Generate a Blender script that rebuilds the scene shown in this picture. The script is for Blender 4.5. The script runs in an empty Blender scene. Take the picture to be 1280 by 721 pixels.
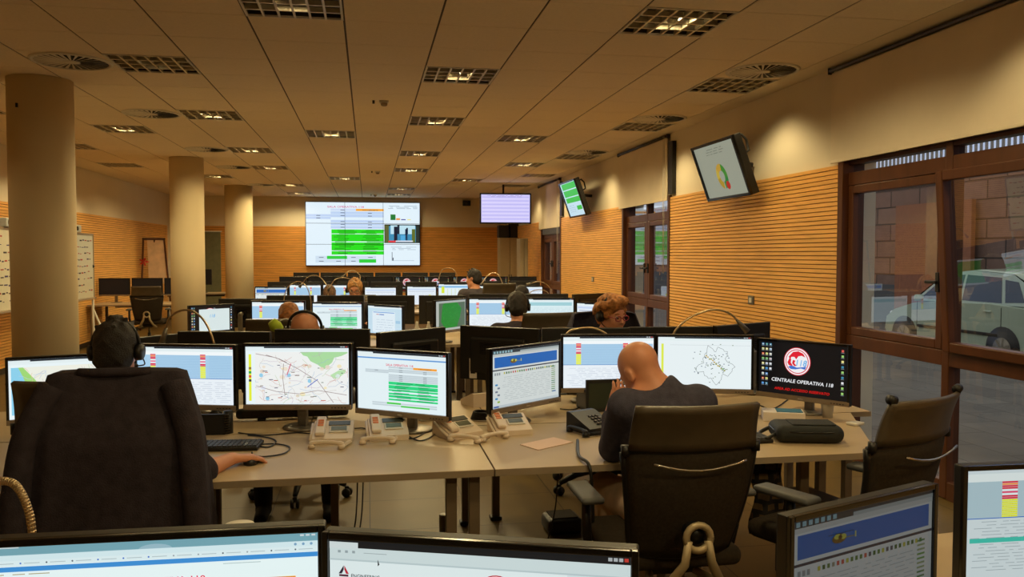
import bpy, bmesh, math, random
import numpy as np
from mathutils import Vector, Matrix, Euler

# ---------------------------------------------------------------- camera, world, exposure
SC = bpy.context.scene
COL = SC.collection
F_PX, CX, CY = 1035.0, 640.0, 360.5
YAW, PITCH, EYE = math.radians(9.85), math.radians(2.33), 1.6
CAM = Vector((0, 0, EYE))
FW = Vector((math.sin(YAW)*math.cos(PITCH), math.cos(YAW)*math.cos(PITCH), -math.sin(PITCH)))
RT = Vector((math.cos(YAW), -math.sin(YAW), 0))
UP = RT.cross(FW)
cam = bpy.data.cameras.new('camera'); camo = bpy.data.objects.new('camera', cam); COL.objects.link(camo)
camo.matrix_world = Matrix(((RT.x, UP.x, -FW.x, 0), (RT.y, UP.y, -FW.y, 0), (RT.z, UP.z, -FW.z, EYE), (0, 0, 0, 1)))
cam.sensor_width = 36.0; cam.lens = F_PX/1280*36; cam.clip_start = 0.05; cam.clip_end = 200
SC.camera = camo
vs = SC.view_settings
vs.view_transform = 'Standard'; vs.look = 'None'; vs.gamma = 1.0; vs.exposure = 0.0
vs.use_curve_mapping = False
WORLD_STRENGTH = 1.5
LAMP_W = 77.0                     # each louvred ceiling light
LAMP_COL = (1.0, 0.79, 0.40)
w = bpy.data.worlds.new('dusk_sky'); SC.world = w; w.use_nodes = True
nt = w.node_tree; bgn = nt.nodes['Background']
tc = nt.nodes.new('ShaderNodeTexCoord'); sx = nt.nodes.new('ShaderNodeSeparateXYZ'); cr = nt.nodes.new('ShaderNodeValToRGB')
nt.links.new(tc.outputs['Generated'], sx.inputs[0]); nt.links.new(sx.outputs['Z'], cr.inputs[0])
cr.color_ramp.elements[0].color = (0.66, 0.60, 0.54, 1); cr.color_ramp.elements[1].color = (0.40, 0.58, 1.0, 1); cr.color_ramp.elements[1].position = 0.2; _e = cr.color_ramp.elements.new(0.42); _e.color = (0.66, 0.62, 0.58, 1)
nt.links.new(cr.outputs[0], bgn.inputs['Color']); bgn.inputs['Strength'].default_value = WORLD_STRENGTH
CEIL = 3.09; XR = 3.69; XL = -4.85; YF = 22.0; YB = -3.2; DESK = 0.73
GX, GY = -0.14, 5.43              # ceiling grid origin

def ray(px, py): return FW + RT*((px-CX)/F_PX) + UP*((CY-py)/F_PX)
def at(px, py, d): return CAM + ray(px, py)*d
def onz(px, py, z):
    v = ray(px, py); return CAM + v*((z-EYE)/v.z)
def onx(px, py, x):
    v = ray(px, py); return CAM + v*(x/v.x)
def ony(px, py, y):
    v = ray(px, py); return CAM + v*(y/v.y)
def s2l(c):
    return tuple(((x/255)/12.92 if x/255 <= 0.04045 else ((x/255+0.055)/1.055)**2.4) for x in c)

# ---------------------------------------------------------------- materials
MATS = {}
def mat(name, rgb, rough=0.6, metal=0.0, var=0.12, scale=8.0, bump=0.0, spec=0.5, coat=0.0):
    if name in MATS: return MATS[name]
    m = bpy.data.materials.new(name); m.use_nodes = True; MATS[name] = m
    n = m.node_tree.nodes; l = m.node_tree.links; b = n['Principled BSDF']
    c = s2l(rgb)
    t = n.new('ShaderNodeTexCoord'); no = n.new('ShaderNodeTexNoise'); no.inputs['Scale'].default_value = scale
    no.inputs['Detail'].default_value = 3
    l.new(t.outputs['Object'], no.inputs['Vector'])
    r = n.new('ShaderNodeValToRGB')
    r.color_ramp.elements[0].position = 0.3; r.color_ramp.elements[1].position = 0.7
    r.color_ramp.elements[0].color = (*[x*(1-var) for x in c], 1); r.color_ramp.elements[1].color = (*[min(1, x*(1+var)) for x in c], 1)
    l.new(no.outputs['Fac'], r.inputs[0]); l.new(r.outputs[0], b.inputs['Base Color'])
    b.inputs['Roughness'].default_value = rough; b.inputs['Metallic'].default_value = metal
    b.inputs['Specular IOR Level'].default_value = spec; b.inputs['Coat Weight'].default_value = coat
    if bump:
        bp = n.new('ShaderNodeBump'); bp.inputs['Strength'].default_value = bump; bp.inputs['Distance'].default_value = 0.01
        no2 = n.new('ShaderNodeTexNoise'); no2.inputs['Scale'].default_value = scale*6; l.new(t.outputs['Object'], no2.inputs['Vector'])
        l.new(no2.outputs['Fac'], bp.inputs['Height']); l.new(bp.outputs[0], b.inputs['Normal'])
    return m
def mat_brick(name, c1, c2, mortar, bw, bh, msz, rough, axes, offset=0.0, spec=0.5, bump=0.2, nscale=2.0):
    """blocks / tiles; axes picks which object axes carry the pattern"""
    m = bpy.data.materials.new(name); m.use_nodes = True; MATS[name] = m
    n = m.node_tree.nodes; l = m.node_tree.links; b = n['Principled BSDF']
    t = n.new('ShaderNodeTexCoord'); s = n.new('ShaderNodeSeparateXYZ'); c = n.new('ShaderNodeCombineXYZ')
    l.new(t.outputs['Object'], s.inputs[0]); l.new(s.outputs[axes[0]], c.inputs[0]); l.new(s.outputs[axes[1]], c.inputs[1])
    br = n.new('ShaderNodeTexBrick'); l.new(c.outputs[0], br.inputs['Vector'])
    br.inputs['Color1'].default_value = (*s2l(c1), 1); br.inputs['Color2'].default_value = (*s2l(c2), 1); br.inputs['Mortar'].default_value = (*s2l(mortar), 1)
    br.inputs['Scale'].default_value = 1; br.inputs['Brick Width'].default_value = bw; br.inputs['Row Height'].default_value = bh
    br.inputs['Mortar Size'].default_value = msz; br.offset = offset; br.squash = 1.0
    no = n.new('ShaderNodeTexNoise'); no.inputs['Scale'].default_value = nscale; no.inputs['Detail'].default_value = 5; l.new(t.outputs['Object'], no.inputs['Vector'])
    mx = n.new('ShaderNodeMix'); mx.data_type = 'RGBA'; mx.blend_type = 'MULTIPLY'; mx.inputs[0].default_value = 0.5
    l.new(br.outputs['Color'], mx.inputs[6]); l.new(no.outputs['Color'], mx.inputs[7])
    hs = n.new('ShaderNodeHueSaturation'); hs.inputs['Saturation'].default_value = 0.0; hs.inputs['Value'].default_value = 1.6
    l.new(no.outputs['Color'], hs.inputs['Color']); l.new(hs.outputs[0], mx.inputs[7])
    l.new(mx.outputs[2], b.inputs['Base Color']); b.inputs['Roughness'].default_value = rough; b.inputs['Specular IOR Level'].default_value = spec
    bp = n.new('ShaderNodeBump'); bp.inputs['Strength'].default_value = bump; bp.inputs['Distance'].default_value = 0.01; bp.invert = True
    l.new(br.outputs['Fac'], bp.inputs['Height']); l.new(bp.outputs[0], b.inputs['Normal'])
    return m
def mat_wood(name, rgb, rough=0.5, axis=(0.6, 0.6, 14), var=0.25):
    m = bpy.data.materials.new(name); m.use_nodes = True; MATS[name] = m
    n = m.node_tree.nodes; l = m.node_tree.links; b = n['Principled BSDF']; c = s2l(rgb)
    t = n.new('ShaderNodeTexCoord'); mp = n.new('ShaderNodeMapping'); mp.inputs['Scale'].default_value = axis
    no = n.new('ShaderNodeTexNoise'); no.inputs['Scale'].default_value = 3; no.inputs['Detail'].default_value = 6; no.inputs['Distortion'].default_value = 0.6
    l.new(t.outputs['Object'], mp.inputs[0]); l.new(mp.outputs[0], no.inputs['Vector'])
    r = n.new('ShaderNodeValToRGB'); r.color_ramp.elements[0].position = 0.3; r.color_ramp.elements[1].position = 0.72
    r.color_ramp.elements[0].color = (*[x*(1-var) for x in c], 1); r.color_ramp.elements[1].color = (*[min(1, x*(1+var)) for x in c], 1)
    l.new(no.outputs['Fac'], r.inputs[0]); l.new(r.outputs[0], b.inputs['Base Color']); b.inputs['Roughness'].default_value = rough
    b.inputs['Specular IOR Level'].default_value = 0.35
    return m
def mat_glass(name, tint=(0.75, 0.8, 0.8)):
    m = bpy.data.materials.new(name); m.use_nodes = True; MATS[name] = m
    n = m.node_tree.nodes; l = m.node_tree.links; n.remove(n['Principled BSDF']); o = n['Material Output']
    tr = n.new('ShaderNodeBsdfTransparent'); tr.inputs[0].default_value = (*tint, 1)
    gl = n.new('ShaderNodeBsdfGlossy'); gl.inputs['Roughness'].default_value = 0.0; gl.inputs[0].default_value = (1, 1, 1, 1)
    g = n.new('ShaderNodeNewGeometry'); d = n.new('ShaderNodeVectorMath'); d.operation = 'DOT_PRODUCT'
    l.new(g.outputs['Incoming'], d.inputs[0]); l.new(g.outputs['Normal'], d.inputs[1])
    def mt(op, a, b=None):
        q = n.new('ShaderNodeMath'); q.operation = op
        for i, x in enumerate((a, b)):
            if x is None: continue
            if isinstance(x, (int, float)): q.inputs[i].default_value = x
            else: l.new(x, q.inputs[i])
        return q.outputs[0]
    c = mt('ABSOLUTE', d.outputs['Value']); p5 = mt('POWER', mt('SUBTRACT', 1.0, c), 5.0)      # Schlick, two faces of a double pane
    mx = n.new('ShaderNodeMixShader'); l.new(mt('MINIMUM', mt('ADD', mt('MULTIPLY', p5, 1.1), 0.13), 1.0), mx.inputs[0])
    l.new(tr.outputs[0], mx.inputs[1]); l.new(gl.outputs[0], mx.inputs[2]); l.new(mx.outputs[0], o.inputs[0])
    return m
def mat_screen(name='screen_glow'):
    m = bpy.data.materials.new(name); m.use_nodes = True; MATS[name] = m
    n = m.node_tree.nodes; l = m.node_tree.links; b = n['Principled BSDF']
    a = n.new('ShaderNodeVertexColor'); a.layer_name = 'Col'
    b.inputs['Base Color'].default_value = (0.012, 0.012, 0.014, 1); b.inputs['Roughness'].default_value = 0.35; b.inputs['Specular IOR Level'].default_value = 0.25
    l.new(a.outputs['Color'], b.inputs['Emission Color']); b.inputs['Emission Strength'].default_value = 1.0
    return m
PLASTER = mat('plaster', (226, 214, 190), 0.9, var=0.03, scale=1.5, bump=0.05, spec=0.2)
TILE_C = mat('ceiling_tile', (238, 224, 200), 0.95, var=0.03, scale=60, bump=0.1, spec=0.1)
GRID_C = mat('ceiling_grid', (84, 66, 42), 0.7, var=0.05)
WHITE_M = mat('white_enamel', (215, 210, 198), 0.5, var=0.03)
ALU = mat('polished_aluminium', (205, 200, 190), 0.22, metal=1.0, var=0.05, scale=20)
ALU_D = mat('brushed_grey_metal', (128, 122, 112), 0.4, metal=0.8, var=0.08, scale=30)
GOOSE = mat('gooseneck_metal', (190, 168, 135), 0.3, metal=0.9, var=0.15, scale=200)
BLACK = mat('black_plastic', (22, 20, 19), 0.45, var=0.15, scale=12)
BLACKG = mat('gloss_black', (12, 11, 11), 0.22, var=0.1, scale=12)
CHARC = mat('charcoal_mesh', (54, 46, 36), 0.8, var=0.2, scale=90, bump=0.2, spec=0.2)
BEZEL = mat('taupe_bezel', (138, 120, 100), 0.4, metal=0.1, var=0.05, scale=20)
DESKTOP = mat('desk_laminate', (190, 167, 132), 0.42, var=0.04, scale=3, spec=0.4)
DESKEDGE = mat('desk_edge', (150, 132, 110), 0.5, var=0.05)
DARKLEG = mat('dark_leg_metal', (74, 66, 58), 0.4, metal=0.6, var=0.1)
FORK = mat('tan_grey_metal', (176, 158, 124), .45, metal=.3, var=.06)
PHONE = mat('beige_phone_plastic', (224, 206, 186), 0.45, var=0.04, scale=10)
ORANGE = mat('orange_paper_keys', (214, 120, 60), 0.6, var=0.2, scale=90)
LCD = mat('phone_display', (96, 100, 84), 0.25, var=0.1, scale=40)
DISPD = mat('dark_directory_card', (62, 66, 60), 0.3, var=0.2, scale=60)
BROWN = mat_wood('window_wood', (88, 50, 28), 0.4, (3, 3, 0.6), 0.2)
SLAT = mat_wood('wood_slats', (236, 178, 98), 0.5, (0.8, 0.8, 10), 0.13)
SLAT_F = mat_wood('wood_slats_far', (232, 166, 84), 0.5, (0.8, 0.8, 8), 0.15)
SLATGAP = mat('slat_gap', (140, 88, 40), 0.9, var=0.1)
GLASS = mat_glass('window_glass', (0.62, 0.66, 0.66))
SCREEN = mat_screen()
BLIND = mat('blind_fabric', (228, 214, 190), 0.9, var=0.03, scale=4, bump=0.05, spec=0.1)
SKIN = mat('skin', (205, 140, 105), 0.5, var=0.08, scale=14)
SKINL = mat('pale_skin', (208, 142, 108), 0.5, var=0.08, scale=14)
NAVY = mat('dark_navy_knit', (74, 72, 86), 0.9, var=0.15, scale=40, bump=0.25, spec=0.1)
JACKETM = mat('near_black_wool', (56, 50, 56), 0.95, var=0.2, scale=30, bump=0.3, spec=0.1)
KHAKI = mat('khaki_trousers', (228, 198, 172), 0.9, var=0.12, scale=14, bump=0.2)
DARKTR = mat('black_trousers', (18, 17, 18), 0.9, var=0.2, scale=14)
GREYSH = mat('dark_grey_shirt', (72, 66, 72), 0.9, var=0.12, scale=30)
HAIRD = mat('dark_brown_hair', (26, 17, 11), 0.6, var=0.5, scale=40, bump=0.6)
HAIRB = mat('brown_hair', (88, 56, 28), 0.6, var=0.4, scale=40, bump=0.6)
HAIRG = mat('ginger_hair', (150, 92, 40), 0.6, var=0.4, scale=40, bump=0.6)
HAIRC = mat('auburn_curly_hair', (178, 114, 56), 0.6, var=0.5, scale=45, bump=0.8)
HAIRL = mat('sandy_hair', (176, 124, 66), 0.6, var=0.4, scale=45, bump=0.6)
EYEW = mat('eye_white', (225, 220, 212), 0.2, var=0.02); EYEB = mat('eye_iris', (40, 26, 18), 0.15, var=0.1)
REDG = mat('red_glasses_frame', (150, 36, 60), 0.3, var=0.1); DARKG = mat('dark_glasses_frame', (40, 24, 24), 0.3, var=0.1)
RUBBER = mat('grey_rubber_pad', (84, 84, 84), 0.55, var=0.08, scale=20)
PAPER = mat('pink_paper', (236, 206, 190), 0.8, var=0.02)
BLUEP = mat('blue_print', (58, 120, 150), 0.6, var=0.1); CARD = mat('white_card', (225, 215, 205), 0.7, var=0.03)
COLUMNM = mat('column_plaster', (212, 194, 158), 0.85, var=0.03, scale=1.5, bump=0.05, spec=0.2)
FLOORM = mat_brick('floor_tiles', (108, 88, 48), (101, 82, 44), (62, 48, 24), 0.6, 0.6, 0.004, 0.42, ('X', 'Y'), spec=0.22, bump=0.1, nscale=1.2)
STONE = mat_brick('stone_blocks', (150, 116, 98), (124, 98, 86), (62, 52, 48), 1.1, 0.42, 0.02, 0.9, ('Y', 'Z'), offset=0.5, bump=0.6, nscale=3)
PAVING = mat_brick('street_paving', (122, 118, 112), (108, 104, 100), (84, 80, 76), 0.9, 0.5, 0.008, 0.85, ('Y', 'X'), offset=0.5, bump=0.4, nscale=2)

# ---------------------------------------------------------------- mesh builder
I4 = Matrix.Identity(4)
class MB:
    def __init__(s): s.v = []; s.f = []; s.m = []; s.sm = []; s.mats = []; s.T = I4.copy()
    def mi(s, m):
        if m not in s.mats: s.mats.append(m)
        return s.mats.index(m)
    def add(s, vs_, fs, m, smooth=False, T=None):
        T = s.T @ T if T is not None else s.T
        o = len(s.v); s.v += [tuple(T @ Vector(v)) for v in vs_]
        i = s.mi(m)
        for f in fs: s.f.append(tuple(o+k for k in f)); s.m.append(i); s.sm.append(smooth)
        return s
    def box(s, c, d, m, rot=None, bev=0.0, seg=2):
        T = Matrix.Translation(c)
        if rot is not None: T = T @ Euler(rot).to_matrix().to_4x4()
        if bev:
            bm = bmesh.new(); bmesh.ops.create_cube(bm, size=1)
            bmesh.ops.scale(bm, vec=d, verts=bm.verts)
            bmesh.ops.bevel(bm, geom=bm.edges[:], offset=min(bev, min(d)*0.49), segments=seg, affect='EDGES', profile=0.5)
            bm.verts.index_update()
            s.add([v.co[:] for v in bm.verts], [tuple(v.index for v in f.verts) for f in bm.faces], m, bev > 0.012, T); bm.free(); return s
        x, y, z = d[0]/2, d[1]/2, d[2]/2
        vs_ = [(a*x, b*y, c_*z) for a in (-1, 1) for b in (-1, 1) for c_ in (-1, 1)]
        return s.add(vs_, [(0, 1, 3, 2), (4, 6, 7, 5), (0, 4, 5, 1), (2, 3, 7, 6), (0, 2, 6, 4), (1, 5, 7, 3)], m, False, T)
    def tube(s, pts, r, m, n=8, caps=True, flat=1.0):
        pts = [Vector(p) for p in pts]; N = len(pts); rs = r if isinstance(r, (list, tuple)) else [r]*N
        vs_ = []; t0 = (pts[1]-pts[0]).normalized(); nrm = t0.orthogonal().normalized()
        for i, p in enumerate(pts):
            t = (pts[min(i+1, N-1)]-pts[max(i-1, 0)]).normalized()
            nrm = (nrm - t*nrm.dot(t)); nrm = nrm.normalized() if nrm.length > 1e-6 else t.orthogonal().normalized()
            b = t.cross(nrm)
            for k in range(n):
                a = 2*math.pi*k/n; vs_.append(p + nrm*math.cos(a)*rs[i] + b*math.sin(a)*rs[i]*flat)
        fs = [(i*n+k, i*n+(k+1) % n, (i+1)*n+(k+1) % n, (i+1)*n+k) for i in range(N-1) for k in range(n)]
        if caps: fs += [tuple(range(n-1, -1, -1)), tuple((N-1)*n+k for k in range(n))]
        return s.add(vs_, fs, m, True)
    def cyl(s, a, b, r0, m, r1=None, n=16): return s.tube([a, b], [r0, r0 if r1 is None else r1], m, n)
    def lathe(s, prof, c, m, n=20, T=None):
        vs_ = [(c[0]+r*math.cos(2*math.pi*k/n), c[1]+r*math.sin(2*math.pi*k/n), c[2]+z) for r, z in prof for k in range(n)]
        N = len(prof); fs = [(i*n+k, i*n+(k+1) % n, (i+1)*n+(k+1) % n, (i+1)*n+k) for i in range(N-1) for k in range(n)]
        fs += [tuple(range(n-1, -1, -1)), tuple((N-1)*n+k for k in range(n))]
        return s.add(vs_, fs, m, True, T)
    def prism(s, poly, z0, z1, m, T=None):
        n = len(poly); vs_ = [(x, y, z0) for x, y in poly]+[(x, y, z1) for x, y in poly]
        return s.add(vs_, [tuple(range(n-1, -1, -1)), tuple(range(n, 2*n))]+[(k, (k+1) % n, n+(k+1) % n, n+k) for k in range(n)], m, False, T)
    def sheet(s, rows, m, thick=0.0, smooth=True):
        """grid of points, given a thickness along its normals"""
        R = len(rows); Cn = len(rows[0]); P = [[Vector(p) for p in r_] for r_ in rows]
        vs_ = [p for r_ in P for p in r_]
        fs = [(i*Cn+j, i*Cn+j+1, (i+1)*Cn+j+1, (i+1)*Cn+j) for i in range(R-1) for j in range(Cn-1)]
        if thick:
            nb = []
            for i in range(R):
                for j in range(Cn):
                    du = P[i][min(j+1, Cn-1)]-P[i][max(j-1, 0)]; dv = P[min(i+1, R-1)][j]-P[max(i-1, 0)][j]
                    nb.append(P[i][j]+du.cross(dv).normalized()*thick)
            o = R*Cn; vs_ += nb; fs += [tuple(o+k for k in reversed(f)) for f in fs[:(R-1)*(Cn-1)]]
            ring = [j for j in range(Cn)]+[i*Cn+Cn-1 for i in range(1, R)]+[(R-1)*Cn+j for j in range(Cn-2, -1, -1)]+[i*Cn for i in range(R-2, 0, -1)]
            fs += [(ring[(k+1) % len(ring)], ring[k], o+ring[k], o+ring[(k+1) % len(ring)]) for k in range(len(ring))]
        return s.add(vs_, fs, m, smooth)
    def mesh(s, name):
        me = bpy.data.meshes.new(name); me.from_pydata(s.v, [], s.f)
        for m in s.mats: me.materials.append(m)
        me.polygons.foreach_set('material_index', s.m); me.polygons.foreach_set('use_smooth', s.sm); me.update(); return me
    def build(s, name, parent=None, label=None):
        return link(name, s.mesh(name), parent, label)
def link(name, me, parent=None, label=None):
    o = bpy.data.objects.new(name, me); COL.objects.link(o)
    if parent: o.parent = parent
    if label: o['label'] = label
    return o
def tag(o, label, cat, group=None):
    o['label'] = label; o['category'] = cat
    if group: o['group'] = group
    return o
def struct(o): o['kind'] = 'structure'; return o
def thing(name, label, cat, loc=(0, 0, 0), rotz=0.0, group=None):
    o = bpy.data.objects.new(name, None); COL.objects.link(o); o.location = loc; o.rotation_euler = (0, 0, rotz)
    o.empty_display_size = 0.05
    return tag(o, label, cat, group)
def origin(o, p):
    """give a one-mesh thing its origin at p"""
    o.data.transform(Matrix.Translation(-Vector(p))); o.location = p; return o
def children(o): return [c for c in COL.objects if c.parent == o]
def dup(root, loc, rotz, label, group=None):
    def cp(o, par):
        c = o.copy(); COL.objects.link(c); c.parent = par
        for ch in list(o.children): cp(ch, c)
        return c
    r = cp(root, None); r.location = loc; r.rotation_euler = (0, 0, rotz); r['label'] = label
    if group: r['group'] = group
    return r
def spline(pts, n=6):
    P = [Vector(p) for p in pts]; out = []
    for i in range(len(P)-1):
        a, b, c, d = P[max(i-1, 0)], P[i], P[i+1], P[min(i+2, len(P)-1)]
        for k in range(n):
            t = k/n; out.append(0.5*((2*b)+(c-a)*t+(2*a-5*b+4*c-d)*t*t+(3*b-a-3*c+d)*t**3))
    return out+[P[-1]]

# ================================================================ ROOM SHELL
LIGHTS = [(1, 2), (1, 6), (1, 11), (1, 15), (1, 22), (1, 25), (-1, -1), (-1, 8), (-1, 18), (3, -1), (3, 8), (3, 18),
          (-3, 2), (-3, 6), (-3, 11), (-3, 15), (-3, 21), (-3, 25), (-5, 8), (-5, 18), (-7, 2), (-7, 6), (-7, 11), (-7, 15),
          (5, 2), (5, 6), (5, 11), (5, 16), (5, 20), (-1, -10), (3, -10), (1, -6), (-3, -6), (4, 13), (5, -3), (5, -8), (-7, -3)]
DIFFS = [(-4, 2), (-4, 6), (-4, 11), (-4, 15), (-4, 21), (5, 1), (5, 5), (5, 10)]
m = MB(); used = set(LIGHTS)
for i in range(-8, 6):
    for j in range(-14, 28):
        if (i, j) in used: continue
        x0, y0 = GX+i*0.6, GY+j*0.6
        x0c, y1c = max(x0, XL), min(y0+0.6, YF)
        if x0c >= x0+0.6 or y0 >= YF: continue
        m.box(((x0c+x0+0.6)/2, (y0+y1c)/2, CEIL+0.01), (x0+0.6-x0c-0.014, y1c-y0-0.006, 0.02), TILE_C)
xs = [XL]+[GX+i*0.6 for i in range(-7, 7)]
for a, b in zip(xs[:-1], xs[1:]):                      # grid behind the tile joints, open above the lights
    i = round((b-GX)/0.6)-1; y = YB
    for (li, lj) in sorted(p for p in used if p[0] == i):
        y1 = GY+lj*0.6
        m.box(((a+b)/2, (y+y1)/2, CEIL+0.012), (b-a, y1-y, 0.014), GRID_C); y = y1+0.6
    m.box(((a+b)/2, (y+YF)/2, CEIL+0.012), (b-a, YF-y, 0.014), GRID_C)
m.box(((GX+3.6+XR+0.3)/2, (YB+YF)/2, CEIL+0.01), (XR+0.3-GX-3.6, YF-YB, 0.02), PLASTER)
m.box((-0.5, 9.4, CEIL+0.26), (9.2, 25.6, 0.04), GRID_C)
struct(m.build('ceiling'))
m = MB(); m.box((-0.5, 9.4, -0.05), (9.2, 25.8, 0.1), FLOORM); struct(m.build('floor'))

WINS = [(2.3, 6.03), (9.74, 11.68), (15.58, 17.44)]
HW_ = CEIL+0.28; m = MB(); TH = 0.3; Xw = XR+TH/2
prev = YB
for a, b in WINS:
    m.box((Xw, (prev+a)/2, HW_/2), (TH, a-prev, HW_), PLASTER)
    m.box((Xw, (a+b)/2, (2.34+HW_)/2), (TH, b-a, HW_-2.34), PLASTER); prev = b
m.box((Xw, (prev+YF+.3)/2, HW_/2), (TH, YF+.3-prev, HW_), PLASTER)
struct(m.build('wall_right'))
m = MB(); m.box((XL-0.15, 9.4, HW_/2), (0.3, 25.6, HW_), PLASTER); struct(m.build('wall_left'))
m = MB(); m.box((-0.58, YF+0.15, HW_/2), (8.54, 0.3, HW_), PLASTER); struct(m.build('wall_far'))
m = MB(); m.box((-0.58, YB-0.15, HW_/2), (8.54, 0.3, HW_), PLASTER); struct(m.build('wall_back'))
SL = [0]
def cladding(kind, a, b, z1, pitch, mt):
    SL[0] += 1; m = MB(); n = int((z1-0.08)/pitch)
    for k in range(n):
        z = 0.08+(k+0.5)*pitch
        if kind == 'R': m.box((XR-0.014, (a+b)/2, z), (0.024, b-a, pitch*0.80), mt)
        if kind == 'L': m.box((XL+0.014, (a+b)/2, z), (0.024, b-a, pitch*0.80), mt)
        if kind == 'F': m.box(((a+b)/2, YF-0.014, z), (b-a, 0.024, pitch*0.80), mt)
    zc, zh = (0.08+n*pitch)/2+0.02, 0.08+n*pitch-0.04
    if kind == 'R': m.box((XR-0.003, (a+b)/2, zc), (0.004, b-a, zh), SLATGAP)
    if kind == 'L': m.box((XL+0.003, (a+b)/2, zc), (0.004, b-a, zh), SLATGAP)
    if kind == 'F': m.box(((a+b)/2, YF-0.003, zc), (b-a, 0.004, zh), SLATGAP)
    struct(m.build('trim_%d' % SL[0]))
cladding('R', 6.04, 9.73, 2.33, 0.036, SLAT)
cladding('R', 11.69, 15.57, 2.33, 0.036, SLAT)
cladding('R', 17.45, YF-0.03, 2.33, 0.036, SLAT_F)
cladding('R', YB, 2.29, 2.33, 0.05, SLAT)
cladding('L', YB, 21.4, 2.36, 0.04, SLAT)
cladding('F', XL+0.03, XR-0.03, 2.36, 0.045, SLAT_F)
def baseboard(name, c, d): m = MB(); m.box(c, d, DARKLEG); struct(m.build(name))
baseboard('baseboard_left', (XL+0.015, 9.4, 0.04), (0.03, 25.2, 0.07))
baseboard('baseboard_far', (-0.5, YF-0.015, 0.04), (8.2, 0.03, 0.07))

# columns
for k, (y, r) in enumerate([(7.72, .255), (13.5, .25), (18.7, .29)]):
    m = MB(); p = (-2.75, y, 0)
    m.lathe([(r, 0), (r, CEIL)], p, COLUMNM, 40)
    if k == 0: m.box((-2.75-.09, y-r-0.004, 2.83), (0.016, 0.012, 0.035), BLACK)
    o = m.build('column'); origin(o, p)
    tag(o, ['thick round plaster column nearest the camera, left of the operator with the headset', 'round plaster column in the middle distance, second from the camera', 'farthest round plaster column, just left of the video wall'][k], 'column', 'round columns down the left of the room')

# ---------------------------------------------------------------- windows
def win_frame(n, y0, y1, zt, zm, mull, tilt=False):
    """wooden window wall: posts, transoms, sashes, panes, handle"""
    root = struct(thing('window_%d' % n, 'x', 'x', (XR+0.06, y0, 0)))
    del root['label']; del root['category']
    L = y1-y0; D = 0.09
    m = MB()
    for y in (0.035, L-0.035)+tuple(mull): m.box((0, y, 1.17), (0.19 if y in (0.035, L-0.035) else D, 0.07, 2.33), BROWN, bev=0.006)
    edges = [0]+list(mull)+[L]
    for a, b in zip(edges[:-1], edges[1:]):
        a2, b2 = a+(0.07 if a == 0 else 0.035), b-(0.07 if b == L else 0.035)
        for z, h in ((0.06, 0.12), (zm, 0.10), (zt, 0.10), (2.315, 0.03)):
            m.box((0, (a2+b2)/2, z), (D-0.004, b2-a2, h), BROWN, bev=0.004)
    m.build('window_frame', root)
    for i, (a, b) in enumerate(zip(edges[:-1], edges[1:])):
        a2, b2 = a+(0.072 if a == 0 else 0.037), b-(0.072 if b == L else 0.037)
        z0, z1 = zm+0.052, zt-0.052
        th = 0.0
        s = MB(); hw = 0.065; cz = (z0+z1)/2
        T = I4
        if tilt and i == len(edges)-3: T = Matrix.Translation((-0.05, 0, z0)) @ Matrix.Rotation(-0.07, 4, 'Y') @ Matrix.Translation((0.0, 0, -z0))
        s.T = T
        for y in (a2+hw/2, b2-hw/2): s.box((-0.01, y, cz), (0.07, hw, z1-z0), BROWN, bev=0.008)
        for z in (z0+hw/2, z1-hw/2): s.box((-0.01, (a2+b2)/2, z), (0.068, b2-a2-2*hw, hw), BROWN, bev=0.008)
        so = s.build('sash', root)
        g = MB(); g.T = T; g.add([(0, a2+hw, z0+hw), (0, b2-hw, z0+hw), (0, b2-hw, z1-hw), (0, a2+hw, z1-hw)], [(0, 1, 2, 3)], GLASS); g.build('pane', so)
        h = MB(); h.T = T; hy = a2+hw/2 if i else b2-hw/2
        h.box((-0.055, hy, 1.42), (0.02, 0.035, 0.13), BLACK, bev=0.005); h.box((-0.085, hy+0.03, 1.42), (0.02, 0.11, 0.022), BLACK, bev=0.006); h.cyl((-0.05, hy, 1.42), (-0.09, hy, 1.42), 0.011, BLACK, n=10)
        h.build('handle', so)
        for z0, z1 in ((0.12, zm-0.05), (zt+0.05, 2.30)):
            g = MB(); g.add([(0, a2, z0), (0, b2, z0), (0, b2, z1), (0, a2, z1)], [(0, 1, 2, 3)], GLASS); g.build('pane', root)
    return root
win_frame(1, 2.3, 6.03, 2.19, 0.925, (1.10, 2.52), True)
win_frame(2, 9.74, 11.68, 2.10, 0.95, (0.97,))
win_frame(3, 15.58, 17.44, 1.98, 0.95, (0.93,))
# vent grille in the head of window 3 is a slatted box
m = MB(); m.box((XR+0.0, 16.5, 2.12), (0.05, 1.6, 0.2), ALU_D)
for k in range(6): m.box((XR-0.03, 16.5, 2.04+k*0.032), (0.012, 1.6, 0.012), ALU_D)
o = m.build('vent_grille'); origin(o, (XR, 16.5, 2.02)); tag(o, 'grey louvred vent grille above the farthest window on the right wall', 'vent')

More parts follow.
